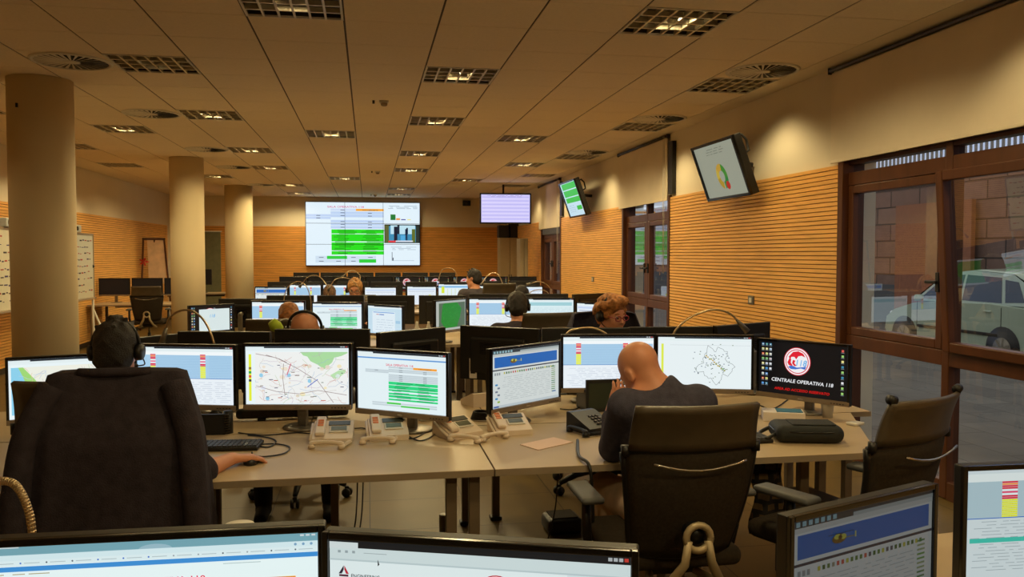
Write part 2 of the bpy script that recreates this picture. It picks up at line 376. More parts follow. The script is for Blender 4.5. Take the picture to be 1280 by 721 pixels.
# roller blinds
def blind(y0, y1, z0, label):
    root = thing('roller_blind', label, 'blind', (XR-0.04, (y0+y1)/2, CEIL-0.05), 0, 'roller blinds over the windows')
    L = y1-y0; zb = z0-(CEIL-0.05)
    m = MB(); m.box((0, 0, zb/2-0.0), (0.008, L, -zb), BLIND); m.box((0, 0, zb+0.012), (0.016, L, 0.024), BLIND, bev=0.004); m.build('blind_cloth', root)
    m = MB(); m.cyl((-0.01, -L/2-0.01, 0.022), (-0.01, L/2+0.01, 0.022), 0.016, DARKLEG, n=16)  # dark colour draws the thin shadow gap along the top of the blind
    for s in (-1, 1): m.box((-0.0, s*(L/2+0.02), 0.02), (0.05, 0.012, 0.05), DARKLEG, bev=0.003)
    m.build('roller', root)
    m = MB()
    for dx in (-0.03, -0.045): m.cyl((dx, -L/2+0.03, 0.02), (dx, -L/2+0.03, zb-0.9), 0.003, WHITE_M, n=6)
    m.build('pull_chain', root)
blind(1.9, 6.12, 2.325, 'large pale roller blind above the big brown window at the right')
blind(9.80, 11.80, 2.27, 'pale roller blind above the middle window, between the two side screens')
blind(15.65, 17.6, 2.14, 'pale roller blind above the farthest window, beside the lavender screen')
for k, (y0, y1, z0, z1) in enumerate([(9.60, 9.73, 2.34, 2.98), (15.42, 15.55, 2.34, 2.98)]):
    m = MB(); m.box((XR-0.03, (y0+y1)/2, (z0+z1)/2), (0.05, y1-y0, z1-z0), BLACK); struct(m.build('trim_%d' % (10+k)))  # plain black upright strip beside the middle and farthest blinds

# ---------------------------------------------------------------- ceiling lights, diffusers, small ceiling things
COLN = {1: 'in the middle line of the ceiling', -1: 'in the line just left of the middle', 3: 'in the line just right of the middle', -3: 'in the left line beside the round diffusers',
        -5: 'in the line over the round columns', -7: 'in the line along the left wall', 5: 'in the line along the right wall', 4: 'alone between the right lines'}
ORD = ['nearest the camera', 'second from the camera', 'third from the camera', 'fourth from the camera', 'fifth from the camera', 'sixth from the camera']
lamp_proto = None
front = [p for p in LIGHTS if p[1] > -5]
for (i, j) in sorted(LIGHTS):
    loc = (GX+(i+.5)*0.6, GY+(j+.5)*0.6, CEIL)
    if j < -5: lab = 'square louvred ceiling light behind the camera, '+COLN[i]
    else:
        k = sorted(p[1] for p in front if p[0] == i).index(j)
        lab = 'square louvred ceiling light '+COLN[i]+(', '+ORD[k] if i != 4 else '')
    if lamp_proto is None:
        lamp_proto = r = thing('ceiling_light', lab, 'ceiling light', loc, 0, 'square louvred ceiling lights')
        m = MB(); a = 0.297; w_ = 0.014
        for s in (-1, 1):
            m.box((s*(a-w_/2), 0, 0.0), (w_, 2*a, 0.012), WHITE_M); m.box((0, s*(a-w_/2), 0.0), (2*a-2*w_, w_, 0.012), WHITE_M)
        m.build('frame', r)
        m = MB(); HOUS = mat('lamp_housing', (58, 50, 38), .5, metal=.4); LOUV = mat('louvre_blades', (214, 204, 182), .4, metal=.25, var=.05, scale=20)
        m.box((0, 0, 0.115), (0.58, 0.58, 0.01), HOUS)
        for s in (-1, 1): m.box((s*0.287, 0, 0.06), (0.006, 0.58, 0.105), HOUS); m.box((0, s*0.287, 0.06), (0.56, 0.006, 0.105), HOUS)
        m.build('housing', r)
        m = MB()
        for k in range(1, 6):
            x = -0.283+k*0.566/6
            m.add([(x-.007, -.283, -.006), (x+.007, -.283, -.006), (x, -.283, .028), (x-.007, .283, -.006), (x+.007, .283, -.006), (x, .283, .028)], [(0, 1, 4, 3), (1, 2, 5, 4), (2, 0, 3, 5)], LOUV)
        for k in range(1, 4):
            y = -0.283+k*0.566/4
            m.add([(-.283, y-.009, -.006), (-.283, y+.009, -.006), (-.283, y, .028), (.283, y-.009, -.006), (.283, y+.009, -.006), (.283, y, .028)], [(0, 3, 4, 1), (1, 4, 5, 2), (2, 5, 3, 0)], LOUV)
        m.build('louvre', r)
        m = MB()
        for y in (-.21, -.07, .07, .21): m.cyl((-.27, y, .08), (.27, y, .08), .009, WHITE_M, n=8)
        m.build('tube', r)
    else: r = dup(lamp_proto, loc, 0, lab)
DIM = {(5, -3): .5, (-3, 2): .03, (-3, -6): .0, (-1, -1): .3, (-1, -10): .6, (-7, 2): .35, (-7, 6): .6, (-3, 25): 1.3, (-3, 21): 1.2, (1, 25): .35, (1, 22): .5}
lds = {}
for (i, j) in sorted(LIGHTS):
    k = DIM.get((i, j), 1.0); wall = i in (5, -7)
    if k <= 0: continue
    if (k, wall) not in lds:
        lo = bpy.data.lights.new('troffer_light', 'SPOT'); lo.energy = LAMP_W*k*(0.5 if wall else 1.0); lo.color = LAMP_COL
        lo.spot_size = math.radians(132 if wall else 166); lo.spot_blend = 0.5 if wall else 0.35; lo.shadow_soft_size = 0.10; lds[(k, wall)] = lo
    l_ = bpy.data.objects.new('troffer_light', lds[(k, wall)]); COL.objects.link(l_); l_.location = (GX+(i+.5)*0.6, GY+(j+.5)*0.6, CEIL-0.03)

dproto = None
for (i, j) in DIFFS:
    loc = (GX+(i+.5)*0.6, GY+(j+.5)*0.6, CEIL)
    grp = [p for p in DIFFS if p[0] == i]; k = grp.index((i, j))
    lab = 'round swirl air diffuser in the %s row of the ceiling, %s' % ('left' if i < 0 else 'right', ORD[k])
    if dproto is None:
        dproto = r = thing('air_diffuser', lab, 'air vent', loc, 0, 'round swirl air diffusers')
        m = MB(); n = 48
        vs_ = [(rr*math.cos(2*math.pi*k/n), rr*math.sin(2*math.pi*k/n), z) for rr, z in ((.295, -.002), (.285, -.012), (.262, -.012), (.262, -.003)) for k in range(n)]
        m.add(vs_, [(a*n+k, a*n+(k+1) % n, (a+1)*n+(k+1) % n, (a+1)*n+k) for a in range(3) for k in range(n)], WHITE_M, True)
        m.build('ring', r)
        m = MB(); m.lathe([(.265, -.004), (.265, -.001)], (0, 0, 0), BLACK, 48); m.build('backing', r)
        m = MB()
        for k in range(28):
            a = 2*math.pi*k/28; T = Matrix.Rotation(a, 4, 'Z')
            m.add([(.06, -.003, -.01), (.262, -.011, -.01), (.262, .014, -.006), (.06, .004, -.006)], [(0, 1, 2, 3)], WHITE_M, False, T)
        m.lathe([(.03, -.012), (.062, -.010), (.062, -.006)], (0, 0, 0), WHITE_M, 24); m.build('swirl_vanes', r)
    else: dup(dproto, loc, 0, lab)

def smoke(px, py, lab):
    p = onz(px, py, CEIL); r = thing('smoke_detector', lab, 'smoke detector', p, 0, 'smoke detectors')
    m = MB(); m.box((0, 0, -0.012), (0.09, 0.07, 0.024), WHITE_M, bev=0.006); m.build('base', r)
    m = MB(); m.lathe([(0.034, -0.024), (0.03, -0.045), (0.018, -0.052)], (0, 0, 0), DESKEDGE, 16); m.build('sensor', r)
    m = MB(); m.cyl((-0.1, 0, 0), (-0.1, 0, -0.03), 0.012, DARKLEG, n=10); m.build('indicator', r)
smoke(480, 126, 'small smoke detector on the ceiling nearest the camera, left of the second middle light')
smoke(472, 214, 'small smoke detector far down the ceiling')
smoke(469, 243, 'small smoke detector on the ceiling close to the video wall')

# ================================================================ SCREEN PAINTER (flat coloured shapes on a lit screen)
_txt = {}
def text_geo(s):
    if s in _txt: return _txt[s]
    cu = bpy.data.curves.new('t', 'FONT'); cu.body = s; cu.size = 1.0; cu.resolution_u = 2; cu.offset = 0.012
    o = bpy.data.objects.new('t', cu); COL.objects.link(o); dg = bpy.context.evaluated_depsgraph_get()
    me = bpy.data.meshes.new_from_object(o.evaluated_get(dg))
    v = [(a.co.x, a.co.y) for a in me.vertices]; f = [tuple(p.vertices) for p in me.polygons]
    wd = max([x for x, y in v]+[0.01]); bpy.data.objects.remove(o); bpy.data.curves.remove(cu); bpy.data.meshes.remove(me)
    _txt[s] = (v, f, wd); return _txt[s]
class Pt:
    """unit coordinates: x 0..1 right, y 0..1 down"""
    def __init__(s, w, h, bright=1.0): s.w = w; s.h = h; s.v = []; s.f = []; s.c = []; s.b = bright
    def poly(s, pts, c, L=1):
        o = len(s.v); s.v += [((x-.5)*s.w, -0.0006*L, (.5-y)*s.h) for x, y in pts]
        s.f.append(tuple(range(o, o+len(pts)))); s.c.append(tuple(min(1, x*s.b) for x in s2l(c)))
    def rect(s, x0, y0, x1, y1, c, L=1): s.poly([(x0, y1), (x1, y1), (x1, y0), (x0, y0)], c, L)
    def disc(s, x, y, r, c, L=1, n=24, ry=None):
        ry = ry or r; s.poly([(x+r*s.h/s.w*math.cos(-2*math.pi*k/n), y+ry*math.sin(-2*math.pi*k/n)) for k in range(n)], c, L)
    def line(s, pts, wd, c, L=2):
        a = s.w/s.h
        for (x0, y0), (x1, y1) in zip(pts[:-1], pts[1:]):
            dx, dy = (x1-x0)*a, y1-y0; d = math.hypot(dx, dy) or 1; nx, ny = -dy/d*wd/2, dx/d*wd/2
            s.poly([(x0+nx/a, y0+ny), (x1+nx/a, y1+ny), (x1-nx/a, y1-ny), (x0-nx/a, y0-ny)], c, L)
    def text(s, x, y, size, t, c, L=3, wd=None, anchor=0.0, slant=0.0):
        v, f, tw = text_geo(t); k = size; kx = size*s.h/s.w
        if wd: kx = wd/tw
        o = len(s.v); s.v += [((x+(px-anchor*tw+slant*py)*kx-.5)*s.w, -0.0006*L, (.5-(y-py*k))*s.h) for px, py in v]
        for q in f: s.f.append(tuple(o+i for i in q)); s.c.append(tuple(min(1, x_*s.b) for x_ in s2l(c)))
    def mesh(s, name='screen'):
        me = bpy.data.meshes.new(name); me.from_pydata(s.v, [], s.f); me.materials.append(SCREEN)
        at_ = me.color_attributes.new('Col', 'FLOAT_COLOR', 'CORNER')
        arr = np.empty((len(me.loops), 4), np.float32); i = 0
        for q, c in zip(s.f, s.c): arr[i:i+len(q)] = (*c, 1); i += len(q)
        at_.data.foreach_set('color', arr.ravel()); me.update(); return me
RED, YEL, GRN, ORG = (225, 30, 60), (235, 240, 30), (40, 190, 90), (245, 160, 50)
def browser(p, bg=(232, 244, 246), bar=(70, 140, 205), chrome=(226, 238, 240)):
    p.rect(0, 0, 1, 1, bg, 0); p.rect(0, 0, 1, .035, (40, 46, 52)); p.rect(0, .012, .18, .04, chrome, 2); p.rect(0, .035, 1, .085, chrome)
    p.disc(.5, .045, .05, (205, 190, 200), 0, 16, .03)
    for k in range(3): p.rect(.92+k*.025, .006, .938+k*.025, .022, (180, 190, 195) if k < 2 else (190, 60, 50), 2)
def scribbles(p, x0, y0, x1, y1, n, c=(150, 160, 170), seed=0, h=.008, L=2):
    r = random.Random(seed)
    for k in range(n):
        y = y0+(k+.5)*(y1-y0)/n; x = x0+(x1-x0)*r.uniform(0, .15)
        while x < x1-.03:
            e = min(x1, x+r.uniform(.02, .12)); p.rect(x, y-h/2, e, y+h/2, c, L); x = e+r.uniform(.008, .05)
def bars(p, x, y0, y1, wd=.055):
    seq = [RED, (250, 150, 60), RED, RED, (240, 244, 244), (236, 70, 110), (240, 244, 244), RED, RED]+[YEL]*9
    n = len(seq)
    for k, c in enumerate(seq):
        a = y0+(y1-y0)*k/n; p.rect(x, a+.001, x+wd, a+(y1-y0)/n-.003, c, 3)
def P_dispatch(p, tone=0):
    browser(p, (232, 240, 246)); p.rect(0, .085, 1, .145, (240, 246, 248))
    p.rect(.0, .145, .99, .55, (168, 205, 232)); p.rect(0, .545, .99, .555, (60, 120, 190), 2)
    for k in range(13): p.rect(.2, .16+k*.029, .66, .165+k*.029, (140, 180, 215), 2); p.rect(.75, .16+k*.029, .97, .165+k*.029, (140, 180, 215), 2)
    bars(p, .14, .13, .545); bars(p, .66, .13, .545)
    scribbles(p, .03, .6, .97, .97, 11, (190, 200, 214), 3, .007)
def P_map(p):
    browser(p); p.rect(.03, .14, .055, .94, (228, 236, 60), 2)
    for k, c in enumerate([(150, 120, 40), (40, 160, 70), (220, 90, 40), (60, 60, 60)]): p.rect(.03, .36+k*.07, .055, .4+k*.07, c, 3)
    p.rect(.09, .1, .995, .985, (238, 240, 238)); r = random.Random(7)
    p.poly([(.53, .1), (.56, .16), (.6, .18), (.63, .26), (.7, .32), (.76, .4), (.8, .34), (.84, .28), (.86, .2), (.93, .17), (.99, .12), (.99, .1)][::-1], (170, 218, 160), 2)
    p.poly([(.82, .5), (.86, .56), (.9, .55), (.97, .45), (.97, .4), (.9, .42)], (185, 224, 175), 2)
    for k in range(22):
        x, y = r.uniform(.12, .94), r.uniform(.3, .9); q = r.uniform(.02, .06)
        p.disc(x, y, q, r.choice([(236, 224, 206), (228, 214, 198), (240, 228, 190), (226, 232, 244)]), 2, 7, q*.8)
    for x, y in ((.15, .5), (.42, .5), (.62, .6), (.21, .9)): p.disc(x, y, .035, (150, 205, 232), 3, 9)
    for k in range(70):
        x, y = r.uniform(.1, .96), r.uniform(.12, .96); a = r.uniform(0, 6.28); pts = [(x, y)]
        for q in range(4):
            a += r.uniform(-.7, .7); x = min(.99, max(.095, x+.035*math.cos(a))); y = min(.98, max(.105, y+.05*math.sin(a))); pts.append((x, y))
        p.line(pts, .005, r.choice([(190, 170, 190), (200, 150, 140), (150, 180, 210), (170, 200, 150), (200, 190, 180)]), 4)
    for pts in ([(.1, .13), (.3, .2), (.5, .38), (.7, .6), (.85, .97)], [(.1, .68), (.3, .78), (.52, .82), (.7, .76), (.98, .84)], [(.37, .3), (.36, .55), (.38, .85)], [(.2, .15), (.33, .22), (.4, .28)]):
        p.line(pts, .009, (150, 130, 130), 5)
    p.line([(.44, .3), (.42, .4), (.4, .5)], .016, (214, 110, 130), 5)
    for k in range(28): x, y = r.uniform(.12, .95), r.uniform(.3, .93); p.rect(x, y, x+r.uniform(.015, .05), y+.012, r.choice([(110, 80, 60), (90, 110, 90), (190, 80, 50), (80, 80, 110)]), 6)
    p.line([(.6, .7), (.66, .62), (.7, .57)], .014, (90, 110, 190), 5)
def P_coast(p):
    browser(p); p.rect(.02, .13, .99, .93, (236, 238, 226)); p.poly([(.02, .93), (.14, .93), (.13, .7), (.16, .5), (.12, .3), (.08, .13), (.02, .13)], (140, 208, 235), 2)
    p.poly([(.14, .93), (.26, .93), (.24, .7), (.27, .5), (.22, .35), (.12, .13), (.08, .13), (.12, .3), (.16, .5), (.13, .7)], (160, 216, 120), 3)
    r = random.Random(5)
    for k in range(60):
        x, y = r.uniform(.16, .95), r.uniform(.15, .9); a = r.uniform(0, 6.28); pts = [(x, y)]
        for q in range(4): a += r.uniform(-.6, .6); x = min(.98, x+.03*math.cos(a)); y = min(.92, max(.14, y+.04*math.sin(a))); pts.append((x, y))
        p.line(pts, .006, r.choice([(215, 200, 190), (225, 190, 160), (190, 215, 180), (190, 205, 225)]), 4)
    p.rect(.04, .85, .1, .9, (60, 90, 60), 5)
def P_sala(p, big=False, title=True):
    browser(p, (226, 240, 244)); p.rect(0, .1, 1, .122, (90, 150, 215), 2)
    if title: p.text(.33, .235, .055, 'SALA OPERATIVA 118', (220, 60, 90), 3, wd=.31)
    G = (196, 210, 216); p.rect(.64, .24, .9, .275, ORG, 3); p.text(.70, .268, .022, 'CODA CHIAMATE', (120, 80, 30), 4, wd=.14)
    p.rect(.36, .245, .64, .27, G, 2)
    for y in (.285, .315): p.rect(.36, y, .91, y+.026, G, 2)
    for y in (.305, .335): p.rect(.09, y, .36, y+.026, G, 2)
    for y in (.375, .405, .435, .465): p.rect(.36, y, .91, y+.026, G, 2)
    g = (46, 214, 130)
    for a, b in ((.5, .55), (.56, .62), (.63, .66), (.69, .72), (.73, .77), (.79, .82)): p.rect(.36, a, .91, b, g, 2)
    r = random.Random(2)
    for k in range(11):
        y = .515+k*.028
        for x in (.4, .66): q = r.uniform(0, .06); p.rect(x+q, y, x+q+r.uniform(.1, .18), y+.008, (20, 120, 60), 3)
    for y in (.255, .295, .325, .385, .415, .445, .475): p.rect(.48, y, .52, y+.008, (110, 120, 130), 3); p.rect(.75, y+.01, .79, y+.018, (110, 120, 130), 3)
    p.rect(.2, .315, .24, .323, (110, 120, 130), 3); p.rect(.17, .86, .9, .885, G, 2); p.rect(.17, .895, .9, .92, G, 2)
    p.rect(.34, .855, .5, .885, (70, 205, 70), 3); p.rect(.5, .9, .82, .925, (70, 205, 70), 3)
def heli(p, x, y, s, L=4):
    a = p.h/p.w
    def E(dx, dy, rx, ry, c, LL): p.poly([(x+(dx+rx*math.cos(-t*.4))*s*a, y+(dy+ry*math.sin(-t*.4))*s) for t in range(16)], c, LL)
    E(0, 0, .95, .42, (120, 92, 40), L); E(-.25, -.2, .45, .24, (196, 196, 90), L+1); E(.55, -.12, .4, .25, (196, 196, 90), L+1); E(.1, -.12, .25, .2, (80, 60, 40), L+2)
    p.rect(x-1.5*s*a, y-.5*s, x+1.9*s*a, y-.44*s, (40, 56, 60), L+2); p.rect(x+.9*s*a, y+.0*s, x+2.3*s*a, y+.09*s, (150, 140, 70), L); p.rect(x+2.1*s*a, y-.35*s, x+2.3*s*a, y+.2*s, (196, 200, 120), L+1)
def P_intranet(p):
    p.rect(0, 0, 1, 1, (222, 230, 228), 0); p.rect(0, 0, 1, .06, (60, 66, 70))
    for k in range(7): p.rect(.02+k*.04, .012, .045+k*.04, .05, (150, 190, 200), 2)
    p.rect(.4, .03, 1, .06, (170, 182, 182), 2); p.rect(0, .06, 1, .1, (200, 208, 206))
    p.rect(.03, .115, .97, .3, (42, 108, 190), 2); heli(p, .3, .21, .088)
    p.rect(.0, .33, 1, .352, (60, 62, 78), 2); r = random.Random(4)
    for k in range(24): x = .16+k*.032; p.rect(x, .385, x+.018, .42, r.choice([(90, 130, 70), (190, 190, 70), (70, 110, 60), (200, 90, 80), (90, 90, 100), (150, 150, 130)]), 3)
    for k in range(3): p.rect(.03+k*.03, .385, .05+k*.03, .43, (150, 160, 164), 3)
    for k in range(13): p.rect(.88, .4+k*.038, .94, .416+k*.038, r.choice([(110, 160, 90), (150, 170, 130), (90, 140, 100)]), 3)
    p.rect(.89, .86, .95, .88, (60, 110, 180), 3)
    scribbles(p, .14, .46, .86, .9, 13, (176, 186, 188), 8, .006)
    for k in range(6): p.rect(.04+(k % 2)*.03, .58+k*.06, .075+(k % 2)*.03, .61+k*.06, r.choice([(90, 130, 200), (120, 130, 150), (150, 190, 60), (50, 140, 200)]), 3)
    p.rect(.0, .955, 1, 1, (196, 208, 212), 2); p.rect(.02, .965, .09, .99, (50, 90, 170), 3)
def P_scatter(p):
    browser(p, (230, 240, 242)); p.rect(.035, .14, .06, .72, (220, 232, 80), 2); r = random.Random(11)
    pts = []
    for k in range(46):
        a = 2*math.pi*k/45; q = .30+.05*math.sin(5*a)+.035*math.sin(9*a+1)+.02*math.sin(17*a); pts.append((.62+q*.55*math.cos(a)*(1+.25*math.sin(a)), .52+q*math.sin(a)*1.05))
    p.line(pts, .006, (90, 100, 100), 2)
    for k in range(75):
        x, y = .6+r.gauss(0, .11), .5+r.gauss(0, .17)
        if .3 < x < .95 and .12 < y < .9: p.rect(x, y, x+.013, y+.013, r.choice([(70, 90, 80), (90, 110, 100), (110, 130, 90), (60, 80, 110)]), 3)
    for k in range(12): x = .52+k*.018; y = .36+k*.026+r.uniform(-.02, .02); p.disc(x, y, .016, r.choice([(200, 170, 90), (160, 160, 80), (120, 170, 110)]), 4, 8)
    p.rect(.13, .16, .99, .163, (160, 170, 175), 2)
def logo118(p, x, y, R, L=3):
    a = p.h/p.w
    def Q(pts, c, LL): p.poly([(x+u*R*a, y+v*R) for u, v in pts], c, LL)
    p.disc(x, y, R, (200, 40, 60), L, 32); p.disc(x, y, R*.95, (240, 236, 238), L+1, 32); p.disc(x, y, R*.86, (214, 40, 62), L+2, 32); p.disc(x, y, R*.8, (240, 238, 240), L+3, 32)
    c = (222, 30, 50)
    Q([(-.62, -.3), (-.3, -.66), (.1, -.74), (.45, -.6), (.62, -.34), (.35, -.44), (.1, -.38), (-.05, -.16), (-.2, -.32), (-.42, -.3), (-.5, -.1)][::-1], c, L+4)
    Q([(-.72, .1), (-.56, -.2), (-.42, -.14), (-.46, .1), (-.3, .3), (-.42, .34), (-.6, .3)][::-1], c, L+4)
    Q([(-.3, -.1), (-.1, -.06), (-.2, .12), (-.02, .3), (-.2, .34), (-.36, .14)][::-1], c, L+4)
    Q([(-.66, .42), (-.4, .30), (0, .42), (.4, .36), (.7, .30), (.6, .52), (.3, .46), (-.1, .56), (-.45, .56)][::-1], (60, 110, 200), L+4)
    p.text(x-.16*R*a, y+.3*R, .62*R, '118', (40, 90, 190), L+5, wd=.86*R*a, slant=.18); p.text(x-.14*R*a, y+.28*R, .58*R, '118', (120, 190, 235), L+6, wd=.82*R*a, slant=.18)
def P_desktop(p, full=True):
    p.rect(0, 0, 1, 1, (10, 11, 15), 0); logo118(p, .45, .35, .27); r = random.Random(3)
    ic = [(200, 210, 215), (90, 150, 210), (210, 90, 80), (150, 200, 110), (230, 220, 140), (60, 130, 160), (220, 220, 225)]
    for a in range(3 if full else 2):
        for k in range(9 if a < 2 else 6): x, y = .035+a*.045, .04+k*.095+(0.01 if k > 5 else 0); p.rect(x, y, x+.027, y+.04, r.choice(ic), 2); p.rect(x+.006, y+.014, x+.02, y+.03, r.choice(ic), 3); p.rect(x-.004, y+.05, x+.03, y+.056, (150, 160, 165), 2)
    for k in range(9): y = .06+k*.098; p.rect(.935, y, .96, y+.042, r.choice(ic), 2); p.rect(.93, y+.052, .965, y+.058, (150, 160, 165), 3)
    if full:
        p.text(.5, .765, .095, 'CENTRALE OPERATIVA 118', (235, 238, 240), 3, wd=.70, anchor=.5, slant=.15)
        p.text(.5, .925, .07, 'AREA AD ACCESSO RISERVATO', (220, 20, 20), 3, wd=.62, anchor=.5, slant=.15)
    else:
        p.rect(.2, .12, .9, .93, (214, 228, 228), 8); p.disc(.55, .12, .05, (120, 130, 140), 7, 16, .05)
def P_blackdesk(p): P_desktop(p, True)
def P_engineering(p):
    p.rect(0, 0, 1, 1, (226, 240, 240), 0); p.rect(0, 0, 1, .045, (26, 28, 30)); p.rect(0, .012, .1, .05, (210, 222, 222), 2); p.rect(0, .045, 1, .115, (206, 222, 222)); p.rect(0, .112, 1, .122, (186, 204, 206), 2)
    for k, c in enumerate([(170, 176, 178), (170, 176, 178), (170, 176, 178), (190, 60, 50)]): p.rect(.93+k*.017, .008, .943+k*.017, .028, c, 3)
    for k in range(3): p.rect(.03+k*.025, .06, .04+k*.025, .075, (150, 165, 168), 3)
    p.rect(.12, .068, .2, .072, (160, 174, 176), 3)
    p.poly([(.032, .2), (.05, .15), (.05, .175), (.043, .2)], (50, 40, 56), 3); p.poly([(.052, .175), (.052, .15), (.068, .2), (.058, .2)], (190, 40, 60), 3); p.rect(.034, .204, .066, .216, (90, 40, 60), 3)
    p.text(.075, .222, .034, 'ENGINEERING', (40, 46, 50), 3, wd=.1)
    logo118(p, .57, .27, .12); p.poly([(.17, .10), (.17, .14), (.176, .13)], (30, 30, 30), 6)
    p.rect(.8, .12, .99, .9, (212, 228, 230), 1); scribbles(p, .81, .14, .93, .2, 2, (130, 146, 150), 3, .005)
    scribbles(p, .1, .5, .75, .9, 8, (150, 165, 170), 9, .006)
def P_sala_near(p):
    p.rect(0, 0, 1, 1, (226, 242, 242), 0); p.rect(0, 0, 1, .05, (112, 160, 172)); p.rect(.0, .0, .1, .008, (190, 205, 205), 2); p.disc(.5, .05, .09, (146, 180, 192), 2, 20, .03)
    for k in range(3): p.rect(.945+k*.018, .006, .957+k*.018, .016, (200, 210, 214), 3)
    p.rect(0, .045, 1, .075, (206, 228, 232), 3); p.rect(0, .075, 1, .105, (214, 232, 234), 3)
    r = random.Random(6)
    for k in range(13): x = .03+k*.075; p.disc(x, .09, .005, r.choice([(60, 110, 200), (80, 90, 100), (150, 160, 165)]), 4, 8); p.rect(x+.01, .088, x+.055, .092, (170, 186, 190), 4)
    for k in range(3): p.disc(.93+k*.025, .06, .008, (120, 160, 190), 4, 10)
    p.rect(0, .108, 1, .135, (60, 140, 208), 4); scribbles(p, .02, .143, .22, .155, 1, (170, 160, 120), 4, .005, 5); scribbles(p, .7, .143, .85, .155, 1, (170, 190, 190), 8, .004, 5)
    p.text(.33, .243, .05, 'SALA OPERATIVA 118', (226, 60, 90), 5, wd=.32); p.rect(.68, .24, .93, .275, ORG, 5)
    for k in range(4): p.rect(.35, .3+k*.05, .93, .34+k*.05, (196, 210, 216), 5)
    for k in range(5): p.rect(.35, .55+k*.06, .93, .6+k*.06, (46, 214, 130), 5)
def P_list_near(p):
    p.rect(0, 0, 1, 1, (206, 220, 222), 0); p.rect(0, .03, 1, .1, (222, 234, 232)); p.rect(0, .1, 1, .42, (170, 196, 204)); p.rect(0, .42, 1, .428, (50, 110, 190), 2)
    bars(p, .2, .1, .42, .09)
    for k in range(12): p.rect(.36, .11+k*.026, .96, .113+k*.026, (120, 150, 165), 2)
    scribbles(p, .02, .44, .96, .9, 16, (150, 165, 170), 12, .005)
    p.rect(.02, .60, .97, .64, (60, 190, 170), 3)
def P_login(p):
    browser(p, (196, 222, 236)); p.rect(.13, .2, .8, .95, (222, 236, 244)); p.rect(.16, .22, .78, .245, (90, 150, 215), 2); p.rect(.25, .3, .33, .32, (180, 60, 90), 3); p.rect(.34, .295, .48, .325, (60, 110, 190), 3)
    scribbles(p, .2, .45, .75, .9, 5, (150, 175, 200), 5, .01); p.rect(.82, .5, .95, .6, (160, 200, 226), 2)
def P_greenmap(p):
    p.rect(0, 0, 1, 1, (206, 212, 204), 0); p.rect(.1, .07, .98, .93, (96, 120, 96)); r = random.Random(9)
    p.poly([(.25, .08), (.7, .07), (.86, .3), (.8, .6), (.7, .92), (.3, .93), (.17, .7), (.2, .3)][::-1], (34, 150, 48), 2)
    for k in range(120): x, y = r.uniform(.2, .8), r.uniform(.1, .9); p.rect(x, y, x+.02, y+.02, (50, 172, 60), 3)
    p.rect(0, 0, 1, .04, (190, 198, 196), 4)
def P_form(p):
    browser(p, (228, 238, 246)); p.rect(.02, .12, .98, .2, (200, 216, 240), 2); p.rect(.05, .26, .95, .275, (90, 100, 150), 3); scribbles(p, .05, .32, .95, .9, 12, (196, 206, 226), 7, .012)
    p.rect(.55, .5, .63, .62, (222, 226, 90), 4); p.rect(.75, .45, .82, .58, (222, 226, 90), 4)
def P_table(p):
    browser(p, (226, 240, 246)); p.rect(0, .1, 1, .2, (130, 185, 230), 2); p.rect(.1, .14, .2, .5, (216, 230, 60), 3)
    for k in range(5): p.rect(.3+k*.13, .25, .32+k*.13, .9, (214, 226, 180), 3)
def P_teal(p):
    browser(p, (216, 236, 240)); p.rect(.03, .12, .97, .24, (160, 206, 214), 2); scribbles(p, .05, .3, .95, .9, 12, (190, 214, 222), 14, .012)
def P_off(p): p.rect(0, 0, 1, 1, (8, 8, 9), 0)
def P_lav(p):
    p.rect(0, 0, 1, 1, (206, 200, 250), 0)
    for k in range(14): p.rect(.02, .08+k*.065, .98, .112+k*.065, (222, 216, 254) if k % 2 else (190, 186, 244), 1)
    scribbles(p, .1, .02, .9, .1, 2, (130, 120, 170), 3, .01)
def P_gauge(p):
    p.rect(0, 0, 1, 1, (176, 180, 160), 0); scribbles(p, .25, .06, .72, .2, 3, (120, 126, 110), 2, .012)
    segs = [(-10, 75, (70, 150, 50)), (75, 140, (216, 170, 60)), (140, 190, (220, 190, 70)), (190, 262, (196, 160, 40)), (-85, -10, (40, 140, 60))]
    for a0, a1, c in segs:
        n = 8; A = [math.radians(a0+(a1-a0)*k/n) for k in range(n+1)]; a = p.h/p.w
        o_ = [(.5+.22*a*math.cos(t), .62-.24*math.sin(t)) for t in A]; i_ = [(.5+.1*a*math.cos(t), .62-.11*math.sin(t)) for t in reversed(A)]
        for k in range(n): p.poly([o_[k], i_[n-k], i_[n-k-1], o_[k+1]][::-1], c, 2)
    p.disc(.58, .8, .08, (205, 40, 30), 3, 14)
def P_tvgreen(p):
    p.rect(0, 0, 1, 1, (196, 226, 240), 0)
    for a, b in ((.02, .2), (.23, .42), (.45, .6)): p.rect(.08, a, .98, b, (30, 190, 60), 2)
    p.rect(.6, .72, .9, .84, (30, 190, 60), 2); scribbles(p, .1, .66, .5, .9, 4, (150, 180, 210), 2, .015)
